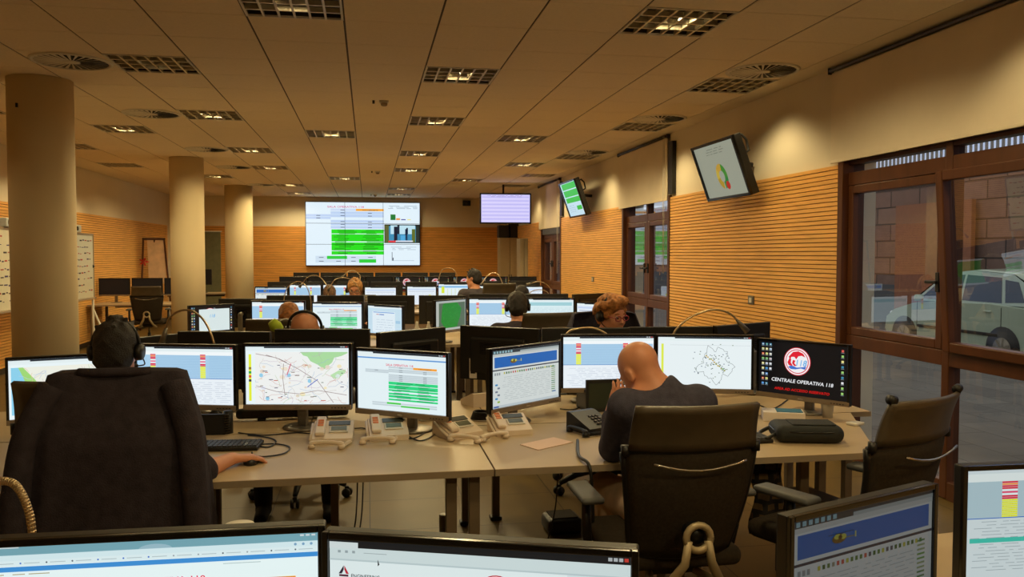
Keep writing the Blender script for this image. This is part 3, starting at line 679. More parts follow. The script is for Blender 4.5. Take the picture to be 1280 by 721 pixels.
def P_wall(p):
    W = (226, 242, 252); p.rect(0, 0, 1, 1, W, 0); B = (190, 212, 244)
    p.text(.185, .085, .042, 'SALA OPERATIVA 118', (214, 90, 150), 3, wd=.32)
    p.rect(.435, .1, .68, .135, (248, 170, 50), 3); p.rect(.215, .1, .435, .135, (206, 222, 248), 2); p.text(.49, .13, .022, 'CODA CHIAMATE', (120, 70, 30), 4, wd=.14)
    for a, b in ((.145, .185), (.19, .235)): p.rect(.215, a, .68, b, B, 2)
    for a, b in ((.19, .225), (.23, .265)): p.rect(.0, a, .215, b, B, 2)
    for a, b in ((.28, .32), (.33, .365), (.375, .415)): p.rect(.215, a, .68, b, B, 2)
    for a, b in ((.43, .495), (.505, .62), (.635, .765), (.775, .83)): p.rect(.22, a, .68, b, (34, 222, 30), 2)
    r = random.Random(5)
    for k in range(15):
        y = .44+k*.026
        for x in (.24, .48): q = r.uniform(0, .05); p.rect(x+q, y, x+q+r.uniform(.08, .17), y+.009, (20, 120, 20), 3)
    for y in (.115, .16, .205, .3, .345, .39): p.rect(.30, y, .335, y+.01, (90, 100, 120), 3); p.rect(.54, y+.005, .575, y+.015, (90, 100, 120), 3)
    for y in (.205, .245): p.rect(.09, y, .125, y+.01, (90, 100, 120), 3)
    p.rect(.08, .85, .61, .905, (206, 224, 240), 2); p.rect(.08, .91, .61, .955, (206, 224, 240), 2); p.rect(.18, .85, .355, .9, (40, 205, 60), 3); p.rect(.46, .905, .61, .96, (40, 205, 60), 3)
    for x in (.11, .39, .54): p.rect(x, .87, x+.04, .88, (90, 100, 120), 3)
    for x in (.11, .26, .39): p.rect(x, .93, x+.04, .94, (90, 100, 120), 3)
    scribbles(p, .70, .04, .98, .1, 3, (170, 186, 200), 5, .009)
    p.rect(.74, .185, .785, .275, (20, 120, 50), 3); p.rect(.79, .245, .825, .275, (240, 150, 60), 3); p.rect(.835, .26, .875, .275, (50, 50, 150), 3); p.rect(.89, .262, .92, .275, (240, 224, 90), 3)
    p.rect(.685, .345, 1, .645, (20, 24, 26), 3); p.rect(.7, .37, .985, .63, (60, 140, 180), 4); p.rect(.74, .36, .96, .5, (190, 226, 240), 5)
    for x, y0, y1, wd, c in ((.69, .36, .64, .035, (90, 96, 50)), (.77, .38, .62, .03, (16, 26, 50)), (.80, .36, .5, .02, (20, 40, 60)), (.87, .42, .6, .02, (20, 40, 70)), (.88, .4, .5, .015, (20, 30, 50)), (.93, .42, .63, .03, (96, 110, 40)), (.965, .37, .64, .03, (40, 50, 46)), (.83, .52, .62, .05, (80, 170, 220))): p.rect(x, y0, x+wd, y1, c, 6)
    p.rect(.72, .605, .94, .625, (225, 226, 235), 7); p.rect(.72, .605, .785, .635, (225, 60, 70), 8)
    scribbles(p, .72, .7, .97, .76, 3, (170, 186, 200), 5, .008); p.rect(.75, .79, .755, .93, (50, 60, 80), 3); p.rect(.75, .925, .95, .93, (150, 170, 190), 3); p.rect(.757, .88, .765, .925, (50, 60, 80), 3)

# ---------------------------------------------------------------- screens: monitors, wall televisions, video wall
_mc = {}
def monitor(pL, dL, pR, dR, ytop, paint, label, group, w=.53, h=None, bright=1.0, back=False, base_z=DESK, pin=None):
    """a desktop monitor: its two top corners seen at columns pL/pR at depths dL/dR; stands on the desk"""
    ptL, ptR = at(pL, ytop[0] if isinstance(ytop, tuple) else ytop, dL), at(pR, ytop[1] if isinstance(ytop, tuple) else ytop, dR)
    mid = (ptL+ptR)/2; d = ptR-ptL; ang = math.atan2(d.y, d.x)
    h = h or w*.615; zt = max(mid.z, base_z+h+.015)-base_z
    if back: ang += math.pi
    r = thing('monitor', label, 'monitor', (mid.x, mid.y, base_z), ang, group)
    zc = zt-h/2; key = (w, round(zt, 2))
    if key not in _mc:
        a = MB()
        a.box((0, .012, 0), (w, .03, h), BLACK, bev=.004)
        a.box((0, .034, -.01), (w*.7, .03, h*.66), BLACK, bev=.012); a.box((0, .052, -.01), (.12, .02, .12), BLACKG, bev=.006)
        for k in range(9): a.box((0, .0505, h*.2-k*.008+.0), (w*.42, .003, .003), BLACKG)
        c = MB(); bz = .012
        c.box((-w/2+bz/2, -.006, 0), (bz, .012, h), BLACKG, bev=.002); c.box((w/2-bz/2, -.006, 0), (bz, .012, h), BLACKG, bev=.002)
        c.box((0, -.006, h/2-bz/2), (w-2*bz, .012, bz), BLACKG, bev=.002)
        e = MB(); e.box((0, -.0065, -h/2+.013), (w, .014, .026), BEZEL, bev=.003); e.box((0, -.0145, -h/2+.013), (.03, .002, .006), ALU)
        for k in range(5): e.box((w/2-.03-k*.016, -.014, -h/2+.011), (.008, .003, .004), BLACK)
        g = MB(); zb = -(zc)
        g.box((0, .095, zb/2+.0), (.05, .03, -zb-.0), ALU_D, bev=.006); g.cyl((0, .052, -.01), (0, .09, -.01), .025, ALU_D)
        f = MB(); f.lathe([(.10, .001), (.10, .009), (.094, .013), (.04, .016)], (0, .10, zb), ALU_D, 28)
        _mc[key] = [x.mesh(n_) for x, n_ in ((a, 'housing'), (c, 'bezel'), (e, 'chin_strip'), (g, 'stand'), (f, 'base'))]
    H = None
    for nm, me in zip(('housing', 'bezel', 'chin_strip', 'stand', 'base'), _mc[key]):
        o = link(nm, me, r); o.location = (0, 0, zc)
    sw, sh = w-.026, h-.04
    p = Pt(sw, sh, bright); paint(p); s = link('screen', p.mesh(), r); s.location = (0, -.0046, zc+.007)
    return r
RB = 'monitors standing on the rows of desks'
# --- first row, near side (screens towards the camera)
monitor(5, 3.95, 160, 4.2, (451, 436), P_coast, 'leftmost monitor of the first desk row, showing a coast map with blue sea', RB)
monitor(163, 4.15, 301, 4.08, (431, 429), P_dispatch, 'monitor just right of the headset operator, with a blue list and red and yellow bars', RB)
monitor(302, 4.05, 441, 4.05, (428, 430), P_map, 'monitor with a pale street map and a green patch at its top', RB)
monitor(442, 4.12, 565, 3.88, (434, 441), P_sala, 'tilted monitor with a grey and green table, right of the street map', RB)
monitor(610, 4.05, 701, 4.45, (436, 426), P_intranet, 'monitor turned sideways with a blue helicopter banner, left of the bald man', RB, bright=.82)
monitor(702, 4.6, 819, 4.62, (418, 417), P_dispatch, 'monitor directly in front of the bald man, with red and yellow bars', RB)
monitor(821, 4.62, 941, 4.55, (416, 420), P_scatter, 'white monitor with a dotted outline map, right of the bald man\'s head', RB)
monitor(941, 4.7, 1071, 4.28, (422, 431), P_desktop, 'black desktop monitor with the round 118 logo', RB)
# --- first row, far side (seen from behind)
for a, da, b, db, y, lab in [(150, 4.75, 221, 5.1, 420, 'black monitor back above the right shoulder of the headset operator'),
        (222, 4.7, 341, 4.67, 414, 'black monitor back left of the one below the shaved head'), (343, 4.65, 464, 4.65, 411, 'black monitor back hiding the shaved-headed operator up to the forehead'),
        (471, 4.85, 554, 5.25, (416, 408), 'slanted black monitor back behind the monitor with the grey and green table'),
        (576, 5.1, 677, 4.85, (406, 411), 'large black monitor back with an energy label, at the gap in the desks'),
        (678, 4.98, 786, 5.0, (410, 409), 'black monitor back hiding the curly-haired woman up to the glasses'),
        (788, 5.1, 888, 5.15, 408, 'black monitor back below the right-hand gooseneck lamp'),
        (889, 5.1, 962, 5.45, (407, 402), 'rightmost black monitor back of the first desk row')]:
    o = monitor(a, da, b, db, y, P_off, lab, RB, w=.53, back=True)
    if 'energy' in lab:
        q = MB(); q.box((.17, .031, .18), (.05, .004, .12), CARD)
        for k, c in enumerate((BLUEP, ORANGE, BLACK)): q.box((.17, .034, .215-k*.03), (.03, .003, .012), c)
        q.build('energy_label', o)
# --- second row, near side
monitor(236, 8.6, 292, 9.0, (381, 380), lambda p: P_desktop(p, False), 'dark desktop monitor with a pale window, behind the left gooseneck lamp', RB)
monitor(311, 8.1, 384, 8.1, (375, 376), P_dispatch, 'second-row monitor above the ginger hair', RB)
monitor(388, 8.6, 455, 8.6, (376, 379), P_sala, 'second-row monitor with a green table, right of the shaved head', RB)
monitor(455, 8.7, 509, 8.3, (380, 382), P_login, 'second-row monitor with a pale blue login page', RB)
monitor(541, 7.9, 584, 8.4, (376, 372), P_greenmap, 'second-row monitor with a bright green map', RB, bright=.7)
monitor(585, 8.5, 650, 8.5, (372, 372), P_dispatch, 'second-row monitor with red and yellow bars, left of the dark-haired operator', RB)
monitor(653, 8.5, 719, 8.5, (372, 372), P_teal, 'second-row monitor with a pale teal page above the empty headrest', RB)
monitor(721, 8.9, 775, 8.6, (378, 378), P_form, 'second-row monitor left of the curly-haired woman', RB)
# second row, far side
for k, (a, b, y, d) in enumerate([(276, 331, 373, 9.3), (332, 394, 369, 9.4), (395, 457, 369, 9.4), (458, 520, 369, 9.4), (524, 582, 369, 9.4), (584, 647, 367, 9.4), (649, 713, 367, 9.4), (714, 757, 367, 9.9)]):
    monitor(a, d, b, d+(.35 if k == 7 else 0), y, P_off, 'black monitor back on the far side of the second desk row, %s from the left' % ['first', 'second', 'third', 'fourth', 'fifth', 'sixth', 'seventh', 'eighth'][k], RB, back=True)
# third row
for a, b, y, fn, lab in [(318, 360, 358, P_intranet, 'far monitor with a blue banner, leftmost lit screen of the third row'), (361, 402, 355, P_dispatch, 'far monitor with yellow bars under the small gooseneck lamp'),
        (403, 444, 355, P_dispatch, 'far monitor behind the brown-haired head'), (455, 496, 358, P_form, 'far monitor right of the sandy-haired operator'), (508, 546, 357, P_form, 'far monitor with a form, fifth lit screen of the third row'),
        (547, 586, 354, P_table, 'far monitor with a blue bar, left of the operator in profile'), (592, 634, 356, P_teal, 'far monitor mostly hidden by the operator in profile'), (638, 679, 357, P_form, 'rightmost lit monitor of the third row')]:
    monitor(a, 13.3, b, 13.3, y, fn, lab, RB, w=min(.53, (b-a)*13.3/1035*.985), h=.33)
for k in range(8):
    a = 334+k*43; monitor(a, 13.95, a+41, 13.95, 352-(k > 5), P_off, 'black monitor back on the far side of the third desk row, %s from the left' % ['first', 'second', 'third', 'fourth', 'fifth', 'sixth', 'seventh', 'eighth'][k], RB, back=True)
# fourth row: black desktops with the logo, then backs
for k in range(9):
    a = 349+k*36; monitor(a, 16.3, a+34, 16.3, 345.5, P_blackdesk if k in (4, 5, 6, 7) else P_off, 'small dark monitor facing the camera in the fourth desk row, %s from the left' % (['first', 'second', 'third', 'fourth', 'fifth', 'sixth', 'seventh', 'eighth', 'ninth'][k]), RB, bright=.8)
for k in range(6):
    a = 367+k*34; monitor(a, 17.2, a+32, 17.2, 340.5, P_off, 'black monitor back at the very end of the room, %s from the left' % ['first', 'second', 'third', 'fourth', 'fifth', 'sixth'][k], RB, back=True)
# --- desk the camera looks over
monitor(-22, 1.36, 400, 1.44, (678, 651), P_sala_near, 'large monitor at the bottom left corner with a blue bar and a red title', 'monitors on the nearest desk', w=.56, h=.345)
monitor(405, 1.42, 798, 1.33, (662, 686), P_engineering, 'large monitor at the bottom middle with a small company logo', 'monitors on the nearest desk', w=.535, h=.33, bright=.9)
monitor(965, 1.64, 1181, 1.93, (650, 599), P_intranet, 'dim turned monitor at the bottom right with a helicopter banner', 'monitors on the nearest desk', w=.49, h=.31, bright=.17)
monitor(1187, 2.02, 1440, 2.1, (581, 574), P_list_near, 'monitor cut off by the right edge with a red and yellow column', 'monitors on the nearest desk', w=.50, h=.32, bright=.8)

# --- left side desk: dark screens
for k, (x, lab) in enumerate([(-4.53, 'switched-off monitor on the far left desk, nearest the whiteboards'), (-3.97, 'switched-off monitor on the far left desk, middle one behind the chair'), (-3.41, 'switched-off monitor on the far left desk, beside the second column')]):
    r = thing('monitor', lab, 'monitor', (x, 16.0, DESK), 0, 'switched-off monitors on the far left desk')
    for nm, me in zip(('housing', 'bezel', 'chin_strip', 'stand', 'base'), _mc[sorted(_mc, key=lambda q: abs(q[0]-.535)+abs(q[1]-.46))[0]]):
        o = link(nm, me, r); o.location = (0, 0, sorted(_mc, key=lambda q: abs(q[0]-.535)+abs(q[1]-.46))[0][1]-.329/2)
    p = Pt(.509, .289); P_off(p); s = link('screen', p.mesh(), r); s.location = (0, -.0046, sorted(_mc, key=lambda q: abs(q[0]-.535)+abs(q[1]-.46))[0][1]-.329/2+.007)

# --- video wall, 3 x 3 displays
vw = thing('video_wall', 'large lit video wall of nine panels with green table rows on the far wall', 'video wall', (-0.115, YF-.14, 2.14))
VW, VH = 2.90, 1.62
p = Pt(VW, VH, 1.0); P_wall(p); s = link('screen', p.mesh(), vw); s.location = (0, -.012, 0)
m = MB(); m.box((0, .05, 0), (VW+.03, .10, VH+.03), BLACK, bev=.004); m.build('housing', vw)
m = MB()
for x in (-VW/2+VW*.338, -VW/2+VW*.675): m.box((x, -.017, 0), (.008, .004, VH), BLACKG)
for z in (VH/6, -VH/6): m.box((0, -.0175, z), (VW, .004, .009), BLACKG)
m.build('panel_seams', vw)

# --- televisions
def tv(loc, rot, w, h, paint, label, bright, bracket, group='screens hanging at the right'):
    r = thing('wall_television', label, 'television', loc, 0, group); r.rotation_euler = rot
    m = MB(); m.box((0, .045, 0), (w, .07, h), BLACK, bev=.006)
    m.build('housing', r)
    m = MB()
    for s_ in (-1, 1): m.box((s_*(w/2-.014), -.0, 0), (.028, .03, h), BLACKG, bev=.003)
    for s_ in (-1, 1): m.box((0, -.0, s_*(h/2-.014)), (w-.056, .03, .028), BLACKG, bev=.003)
    m.build('bezel', r)
    p = Pt(w-.05, h-.05, bright); paint(p); s = link('screen', p.mesh(), r); s.location = (0, .004, 0)
    m = MB(); bracket(m); m.build('bracket', r)
    m = MB(); m.tube([(w*.4, .08, .24), (w*.4, .13, .26), (w*.4, .16, .2), (w*.4, .15, .1), (w*.4, .08, .08)], .012, BLACK, 8); m.build('handle', r)
    return r
def br_wall(m):
    m.box((0, .11, .02), (.3, .06, .3), BLACK, bev=.01); m.tube([(0, .12, .02), (0, .24, -.02), (0, .33, -.06)], .025, BLACK, 8)
R_ = math.radians
rotT = (Matrix.Rotation(R_(-90), 3, 'Z') @ Matrix.Rotation(R_(20), 3, 'X')).to_euler()
tv((3.33, 7.52, 2.41), rotT, .96, .57, P_gauge, 'dim tilted television with a coloured ring chart, high on the slatted right wall', .62, br_wall)
tv((3.33, 13.35, 2.52), rotT, 1.08, .62, P_tvgreen, 'tilted television with green stripes, farther along the right wall', .95, br_wall)
def br_ceil(m):
    m.box((0, .11, 0), (.3, .06, .2), BLACK, bev=.01)
    m.tube([(-.03, .12, .0), (-.03, .2, .0), (-.03, .2, .51)], .02, BLACK, 8)
q = at(632, 260.5, 17.2)
tv(q, (0, 0, R_(-4)), 1.07, .63, P_lav, 'flat lavender television hanging right of the video wall', 1.0, br_ceil)

# ================================================================ DESKS
def desk(poly, label, legs, group='desks in the rows', z=DESK, tray=True):
    cx = sum(x for x, y in poly)/len(poly); cy = sum(y for x, y in poly)/len(poly)
    r = thing('desk', label, 'desk', (cx, cy, 0), 0, group); P = [(x-cx, y-cy) for x, y in poly]
    m = MB(); m.prism(P, z-.028, z-.0015, DESKEDGE); ins = [(x*.9985, y*.997) for x, y in P]; m.prism(ins, z-.0015, z, DESKTOP); m.build('tabletop', r)
    for lx, ly in legs:
        m = MB(); m.box((lx-cx, ly-cy, (z-.03)/2), (.045, .045, z-.03), mat('leg_paint', (120, 104, 84), .45, metal=.3), bev=.004); m.box((lx-cx, ly-cy, .012), (.07, .07, .024), BLACK, bev=.006); m.build('leg', r)
    if not tray: return r
    m = MB(); xa, xb = min(x for x, y in P)+.25, max(x for x, y in P)-.25; yb = max(y for x, y in P)-.16
    m.box(((xa+xb)/2, yb, z-.085), (xb-xa, .12, .012), DARKLEG)
    for s_ in (-1, 1): m.box(((xa+xb)/2, yb+s_*.06, z-.058), (xb-xa, .006, .058), DARKLEG)
    m.build('cable_tray', r)
    return r
def rect(x0, y0, x1, y1): return [(x0, y0), (x1, y0), (x1, y1), (x0, y1)]
def lg(x0, y0, x1, y1, e=.06): return [(x0+e, y0+e), (x1-e, y0+e), (x0+e, y1-e), (x1-e, y1-e)]
D1 = 3.29
desk([(-1.17, D1), (.497, D1), (.497, 4.155), (-1.17, 4.155)], 'desk with four beige phones, right of the headset operator', [(-1.1, 3.4), (.33, 3.37), (.425, 3.37), (-.75, 4.1)])
desk([(-2.62, D1-.25), (-1.174, D1), (-1.174, 4.155), (-2.62, 4.155)], 'desk under the coast map monitor at the left', [(-2.5, 3.2), (-1.25, 3.4), (-2.5, 4.1), (-1.25, 4.1)])
desk([(.503, D1), (2.16, D1), (2.24, 3.36), (2.62, 4.155), (.503, 4.155)], 'desk of the bald man with the black bag on it', [(1.35, 3.45), (1.98, 3.52), (1.5, 4.1), (2.4, 4.08)])
desk(rect(-2.2, 4.165, -.30, 4.98), 'desk on the far side of the first row, left', [(-2.1, 4.25), (-2.1, 4.9), (-.75, 4.25), (-1.3, 4.9)])
desk(rect(-.295, 4.165, .62, 4.90), 'desk on the far side of the first row, at the gap with the folded map', [(-.72, 4.25), (.5, 4.84)] if False else [(-.2, 4.84), (.56, 4.84)])
desk(rect(.625, 4.165, 2.75, 4.98), 'desk on the far side of the first row, right', [(.75, 4.9), (2.66, 4.25), (2.66, 4.9), (1.5, 4.25)])
RN = ['second', 'third', 'fourth']
for k, (y, xa, xb) in enumerate([(8.0, -2.15, 2.6), (12.6, -1.9, 2.6), (15.9, -1.75, 3.0)]):
    n = 3; wd = (xb-xa)/n
    for i in range(n):
        x0 = xa+i*wd
        for s_ in (0, 1): desk(rect(x0+.003, y+s_*.815, x0+wd-.003, y+s_*.815+.81), '%s desk from the left on the %s side of the %s row' % (['first', 'second', 'third'][i], ['near', 'far'][s_], RN[k]), lg(x0, y+s_*.815, x0+wd, y+s_*.815+.81))
desk(rect(-1.3, .62, .60, 2.05), 'nearest desk, under the two big monitors at the bottom of the picture', lg(-1.3, .62, .60, 2.05))
desk([(.605, .62), (2.4, .62), (2.4, 2.35), (1.35, 2.25), (1.0, 1.8), (.605, 1.8)], 'nearest desk, under the two monitors at the bottom right', [(.68, .7), (2.3, .7), (.68, 1.7), (2.3, 2.25)], tray=False)
desk(rect(-4.8, 15.35, -3.02, 16.3), 'desk along the far left wall with switched-off monitors', lg(-4.8, 15.35, -3.02, 16.3))
desk(rect(-4.8, 19.6, -3.05, 20.3), 'small desk between the second and third columns', lg(-4.8, 19.6, -3.05, 20.3))

# ================================================================ CHAIRS (facing +Y)
def office_chair(label, loc, rz):
    r = thing('office_chair', label, 'chair', loc, rz, 'black mesh office chairs')
    m = MB(); m.lathe([(.05, .09), (.055, .12), (.03, .16)], (0, 0, 0), BLACK, 16)
    for k in range(5):
        a = math.radians(90+72*k); c, s_ = math.cos(a), math.sin(a)
        m.tube([(c*.03, s_*.03, .13), (c*.18, s_*.18, .115), (c*.31, s_*.31, .078)], [.03, .024, .016], BLACK, 8)
    m.build('star_base', r)
    for k in range(5):
        a = math.radians(90+72*k); c, s_ = math.cos(a), math.sin(a); m = MB()
        for q in (-.017, .017): m.cyl((c*.32-s_*(q-.009), s_*.32+c*(q-.009), .030), (c*.32-s_*(q+.009), s_*.32+c*(q+.009), .030), .029, BLACK, n=14)
        m.box((c*.32, s_*.32, .055), (.03, .03, .035), BLACK, bev=.008); m.build('caster', r)
    m = MB(); m.cyl((0, 0, .15), (0, 0, .28), .026, BLACK); m.cyl((0, 0, .28), (0, 0, .40), .017, ALU_D); m.box((0, .0, .41), (.2, .26, .05), BLACK, bev=.015); m.build('gas_column', r)
    m = MB(); m.box((0, .03, .468), (.50, .48, .075), CHARC, bev=.034, seg=4); m.build('seat', r)
    # back: curved mesh panel in a frame, wider at the top
    def bp(u, z):
        t = (z-.50)/.42; hw = .185+.065*max(0, min(1, t))**.8; x = u*hw
        y = -.235-.05*math.sin(t*2.2)*1.0-.06*t+.055*u*u
        return (x, y, z)
    rows = [[bp(-1+2*j/12, .50+.40*i/10) for j in range(13)] for i in range(11)]
    m = MB(); m.sheet(rows, CHARC, .012); 
    for u in (-1, 1): m.tube([bp(u, .50+.40*i/10) for i in range(11)], .014, BLACK, 8)
    m.tube([bp(-1+2*j/12, .50) for j in range(13)], .013, BLACK, 8); m.tube([bp(-1+2*j/12, .90) for j in range(13)], .012, BLACK, 8)
    m.build('backrest', r)
    m = MB()
    def hp(u, v): return (u*(.235-.01*v), -.345-.035*v*v+.045*u*u-.015*v, .915+.165*v)
    m.sheet([[hp(-1+2*j/12, i/6) for j in range(13)] for i in range(7)], mat('headrest_vinyl', (78, 67, 51), .42, var=.1, scale=20), .016)
    m.tube([hp(-1+2*j/12, 0) for j in range(13)], .013, BLACK, 8)
    for u in (-1, 1): m.cyl((u*.245, -.30, .893), (u*.245, -.30, .93), .016, BLACK)
    m.build('headrest', r)
    m = MB(); m.tube([(-.17+.34*k/8, -.385-.006*math.sin(k/8*3.14), .88-.028*math.sin(k/8*3.14)) for k in range(9)], .005, ALU, 6); m.build('lumbar_bar', r, 'thin bright curved bar')
    m = MB()
    ring = [(.0+.045*math.cos(a_), -.372-.0, .61+.045*math.sin(a_)) for a_ in [2*math.pi*k/16 for k in range(17)]]
    m.tube(ring, .013, FORK, 8, caps=False)
    for s_ in (-1, 1): m.tube([(s_*.036, -.372, .60), (s_*.05, -.375, .52), (s_*.10, -.34, .43), (s_*.13, -.22, .39), (s_*.075, -.08, .40)], [.015, .016, .018, .018, .015], FORK, 8)
    m.tube([(0, -.36, .61), (0, -.29, .62)], .03, BLACK, 10); m.build('back_support', r, 'silver fork-shaped support')
    for s_ in (-1, 1):
        m = MB(); m.tube([(s_*.2, .02, .425), (s_*.29, .0, .44), (s_*.305, -.0, .52), (s_*.305, .0, .66)], [.018, .02, .02, .018], BLACK, 8)
        m.build('arm_post', r)
        m = MB(); m.box((s_*.305, .02, .675), (.09, .26, .028), RUBBER, bev=.013, seg=3); m.build('armrest', r)
    return r
def gp(px, d, py=600):
    q = at(px, py, d); return Vector((q.x, q.y, 0))
CH = office_chair('black chair with a shiny headrest behind the bald man', gp(827, 3.26), R_(0))
dup(CH, gp(146, 3.32), R_(-2), 'black chair hidden under the draped dark jacket').scale = (1, 1, 1.07)
_c = gp(1163, 3.04)+Vector((-.40, .915, 0))*.38
RC = dup(CH, _c, R_(24), 'empty black chair turned sideways by the window, right of the black bag')
for s_ in (-1, 1): m = MB(); m.cyl((s_*.205, -.358, 1.085), (s_*.232, -.352, 1.09), .017, BLACK, n=14); m.build('corner_knob', RC)
C4 = dup(CH, gp(378, 5.55), R_(176), 'black chair of the shaved-headed operator, its wheels showing below the desk')
m = MB(); m.tube([(.20, -.36, 1.07), (.225, -.34, 1.10), (.25, -.33, 1.135)], [.035, .045, .03], mat('lime_cushion', (170, 190, 50), .8), 12); m.build('ear_cushion', C4, 'lime green cushion hung on the chair top')
m = MB(); m.tube(spline([(.22, -.33, 1.12), (.15, -.34, 1.15), (.08, -.34, 1.11), (.04, -.35, 1.07)], 5), .004, WHITE_M, 6); m.build('white_cable', C4)
dup(CH, gp(745, 5.7), R_(186), 'black chair of the curly-haired woman, with a dark jacket over it')
dup(CH, gp(671, 7.1), R_(6), 'chair with a grey sloping headrest right of the dark-haired operator').scale = (1, 1, 1.05)
dup(CH, gp(620, 11.9), R_(0), 'chair with a grey headrest behind the operator in profile').scale = (1, 1, 1.12)
dup(CH, gp(449, 10.5), R_(180), 'dark chair behind the sandy-haired operator')
dup(CH, gp(190, 14.2), R_(8), 'empty black chair at the far left desk with switched-off monitors')
dup(CH, gp(350, 7.15), R_(2), 'dark chair of the ginger-haired operator')

# ================================================================ PHONES
def coil(m, a, b, r=.008, turns=22, mt=PHONE, sag=0.0):
    a, b = Vector(a), Vector(b); d = b-a; n = d.cross(Vector((0, 0, 1))).normalized(); u = n.cross(d).normalized()
    N = turns*6; m.tube([a+d*(k/N)+(n*math.cos(2*math.pi*k/6)+u*math.sin(2*math.pi*k/6))*r+Vector((0, 0, -sag*math.sin(math.pi*k/N))) for k in range(N+1)], .0022, mt, 5)
def desk_phone(label, loc, rz, group='beige telephones on the first desk row'):
    r = thing('telephone', label, 'telephone', loc, rz, group)
    m = MB(); prof = [(-.095, 0), (.095, 0), (.095, .085), (.075, .088), (-.095, .028)]
    T = Matrix(((0, 0, 1, 0), (1, 0, 0, 0), (0, 1, 0, 0), (0, 0, 0, 1)))
    m.prism(prof, -.105, .105, PHONE, T); m.build('body', r)
    sl = math.atan2(.06, .17)
    def on(x, y, dz=0): return (x, y, .028+(y+.095)*math.tan(sl)+dz)
    m = MB(); m.box(on(.03, .045, .003), (.115, .04, .004), DISPD, rot=(sl, 0, 0)); m.build('directory_card', r)
    m = MB(); m.box(on(.03, -.015, .004), (.10, .06, .006), WHITE_M, rot=(sl, 0, 0), bev=.002); m.box(on(.03, -.013, .008), (.082, .042, .003), LCD, rot=(sl, 0, 0)); m.build('display', r)
    m = MB(); m.box(on(-.067, .0, .014), (.052, .175, .022), PHONE, rot=(sl, 0, 0), bev=.008)
    m.build('cradle', r)
    for a in range(3):
        m = MB(); m.box(on(-.067, .032-a*.022, .0265), (.03, .016, .004), ORANGE, rot=(sl, 0, 0), bev=.001); m.build('orange_key', r)
    m = MB(); m.tube([(-.114, -.09, .02), (-.114, -.02, .04), (-.114, .06, .075)], [.008, .008, .008], PHONE, 10); m.build('side_rest', r)
    return r
PHP = desk_phone('beige telephone in front of the street map monitor', onz(417, 550, DESK), R_(-2))
PHP.scale = (.87, .87, .9)
dup(PHP, onz(485, 546, DESK), R_(4), 'beige telephone below the monitor with the grey and green table')
dup(PHP, onz(572, 544, DESK), R_(28), 'beige telephone turned askew at the gap between the monitors')
dup(PHP, onz(637, 540, DESK), R_(8), 'beige telephone under the helicopter banner monitor')
def handset(label, p, ang, L=.15, mt=PHONE, group='telephone handsets lying on the desk'):
    r = thing('telephone_handset', label, 'telephone handset', (p.x, p.y, DESK+.001), ang, group)
    m = MB(); m.tube(spline([(-L/2, 0, .018), (-L/4, 0, .028), (L/4, 0, .028), (L/2, 0, .018)], 4), [.013]*3+[.009]*7+[.013]*3, mt, 10)
    for s_ in (-1, 1): m.cyl((s_*L*.45, 0, .003), (s_*L*.45, 0, .02), .017, mt, .015, 14)
    m.build('grip', r)
    m = MB(); coil(m, (L*.5, 0, .012), (L*.55, .10, .012), mt=mt, turns=14); m.build('coiled_cord', r)
    return r
handset('beige handset lying before the phone below the street map', onz(408, 561, DESK), R_(-12))
handset('beige handset lying crosswise below the grey and green table', onz(472, 555, DESK), R_(-4))
handset('beige handset lying beside the askew phone', onz(580, 553, DESK), R_(-30))
handset('beige handset lying left of the pink paper', onz(618, 550, DESK), R_(28))
handset('black handset lying beside the elbow of the bald man', onz(722, 543, DESK), R_(-70), mt=BLACK)
q = onz(738, 538, DESK); r = thing('telephone', 'black telephone beside the elbow of the bald man', 'telephone', (q.x, q.y, DESK), R_(25))
m = MB(); T = Matrix(((0, 0, 1, 0), (1, 0, 0, 0), (0, 1, 0, 0), (0, 0, 0, 1))); m.prism([(-.09, 0), (.09, 0), (.09, .09), (.06, .09), (-.09, .03)], -.08, .08, BLACK, T); m.build('body', r)
m = MB(); 
for a in range(4):
    for b in range(3): m.box((.0+b*.022, -.06+a*.022, .048+a*.0075), (.015, .014, .006), DARKLEG, rot=(.33, 0, 0), bev=.002)
m.build('keypad', r)
m = MB(); P0 = onz(722, 553, DESK); P1 = onz(731, 577, DESK)
pts = spline([(P0.x, P0.y, DESK+.012), (P1.x-.01, P1.y+.06, DESK+.012), (P1.x, D1-.015, DESK-.0), (P1.x+.01, D1-.03, DESK-.14), (P1.x+.012, D1-.03, DESK-.3), (P1.x+.03, D1+.05, DESK-.22), (P1.x+.04, D1+.2, DESK-.12)], 8)
m.tube(pts, .007, BLACK, 6); o = m.build('coiled_cord'); origin(o, pts[0]); tag(o, 'black coiled cord hanging over the desk edge beside the bald man', 'cord')

# ================================================================ DESK ODDS AND ENDS
def flat_paper(label, corners_px, z, mt=PAPER, name='paper_sheet', cat='paper'):
    P = [onz(x, y, z) for x, y in corners_px]; m = MB(); m.prism([(q.x, q.y) for q in P], z+.0008, z+.003, mt)
    o = m.build(name); c = sum(P, Vector())/4; origin(o, Vector((c.x, c.y, z))); return tag(o, label, cat)
flat_paper('pale pink sheet of paper lying on the desk left of the bald man', [(650, 556), (673, 563), (716, 553), (692, 547)], DESK)
q = onz(605, 516, DESK)
def cable(pts, label, r=.0035, group='black cables on the first desk row', mt=BLACK):
    m = MB(); P = spline(pts, 7); m.tube(P, r, mt, 6); o = m.build('cable'); origin(o, P[0]); tag(o, label, 'cable', group)
def dk(*pp): return [(*onz(x, y, DESK).xy, DESK+.005) for x, y in pp]
cable(dk((310, 545), (335, 548), (345, 553), (335, 560), (312, 557), (300, 556)), 'thin black cable loop right of the operator\'s hand')
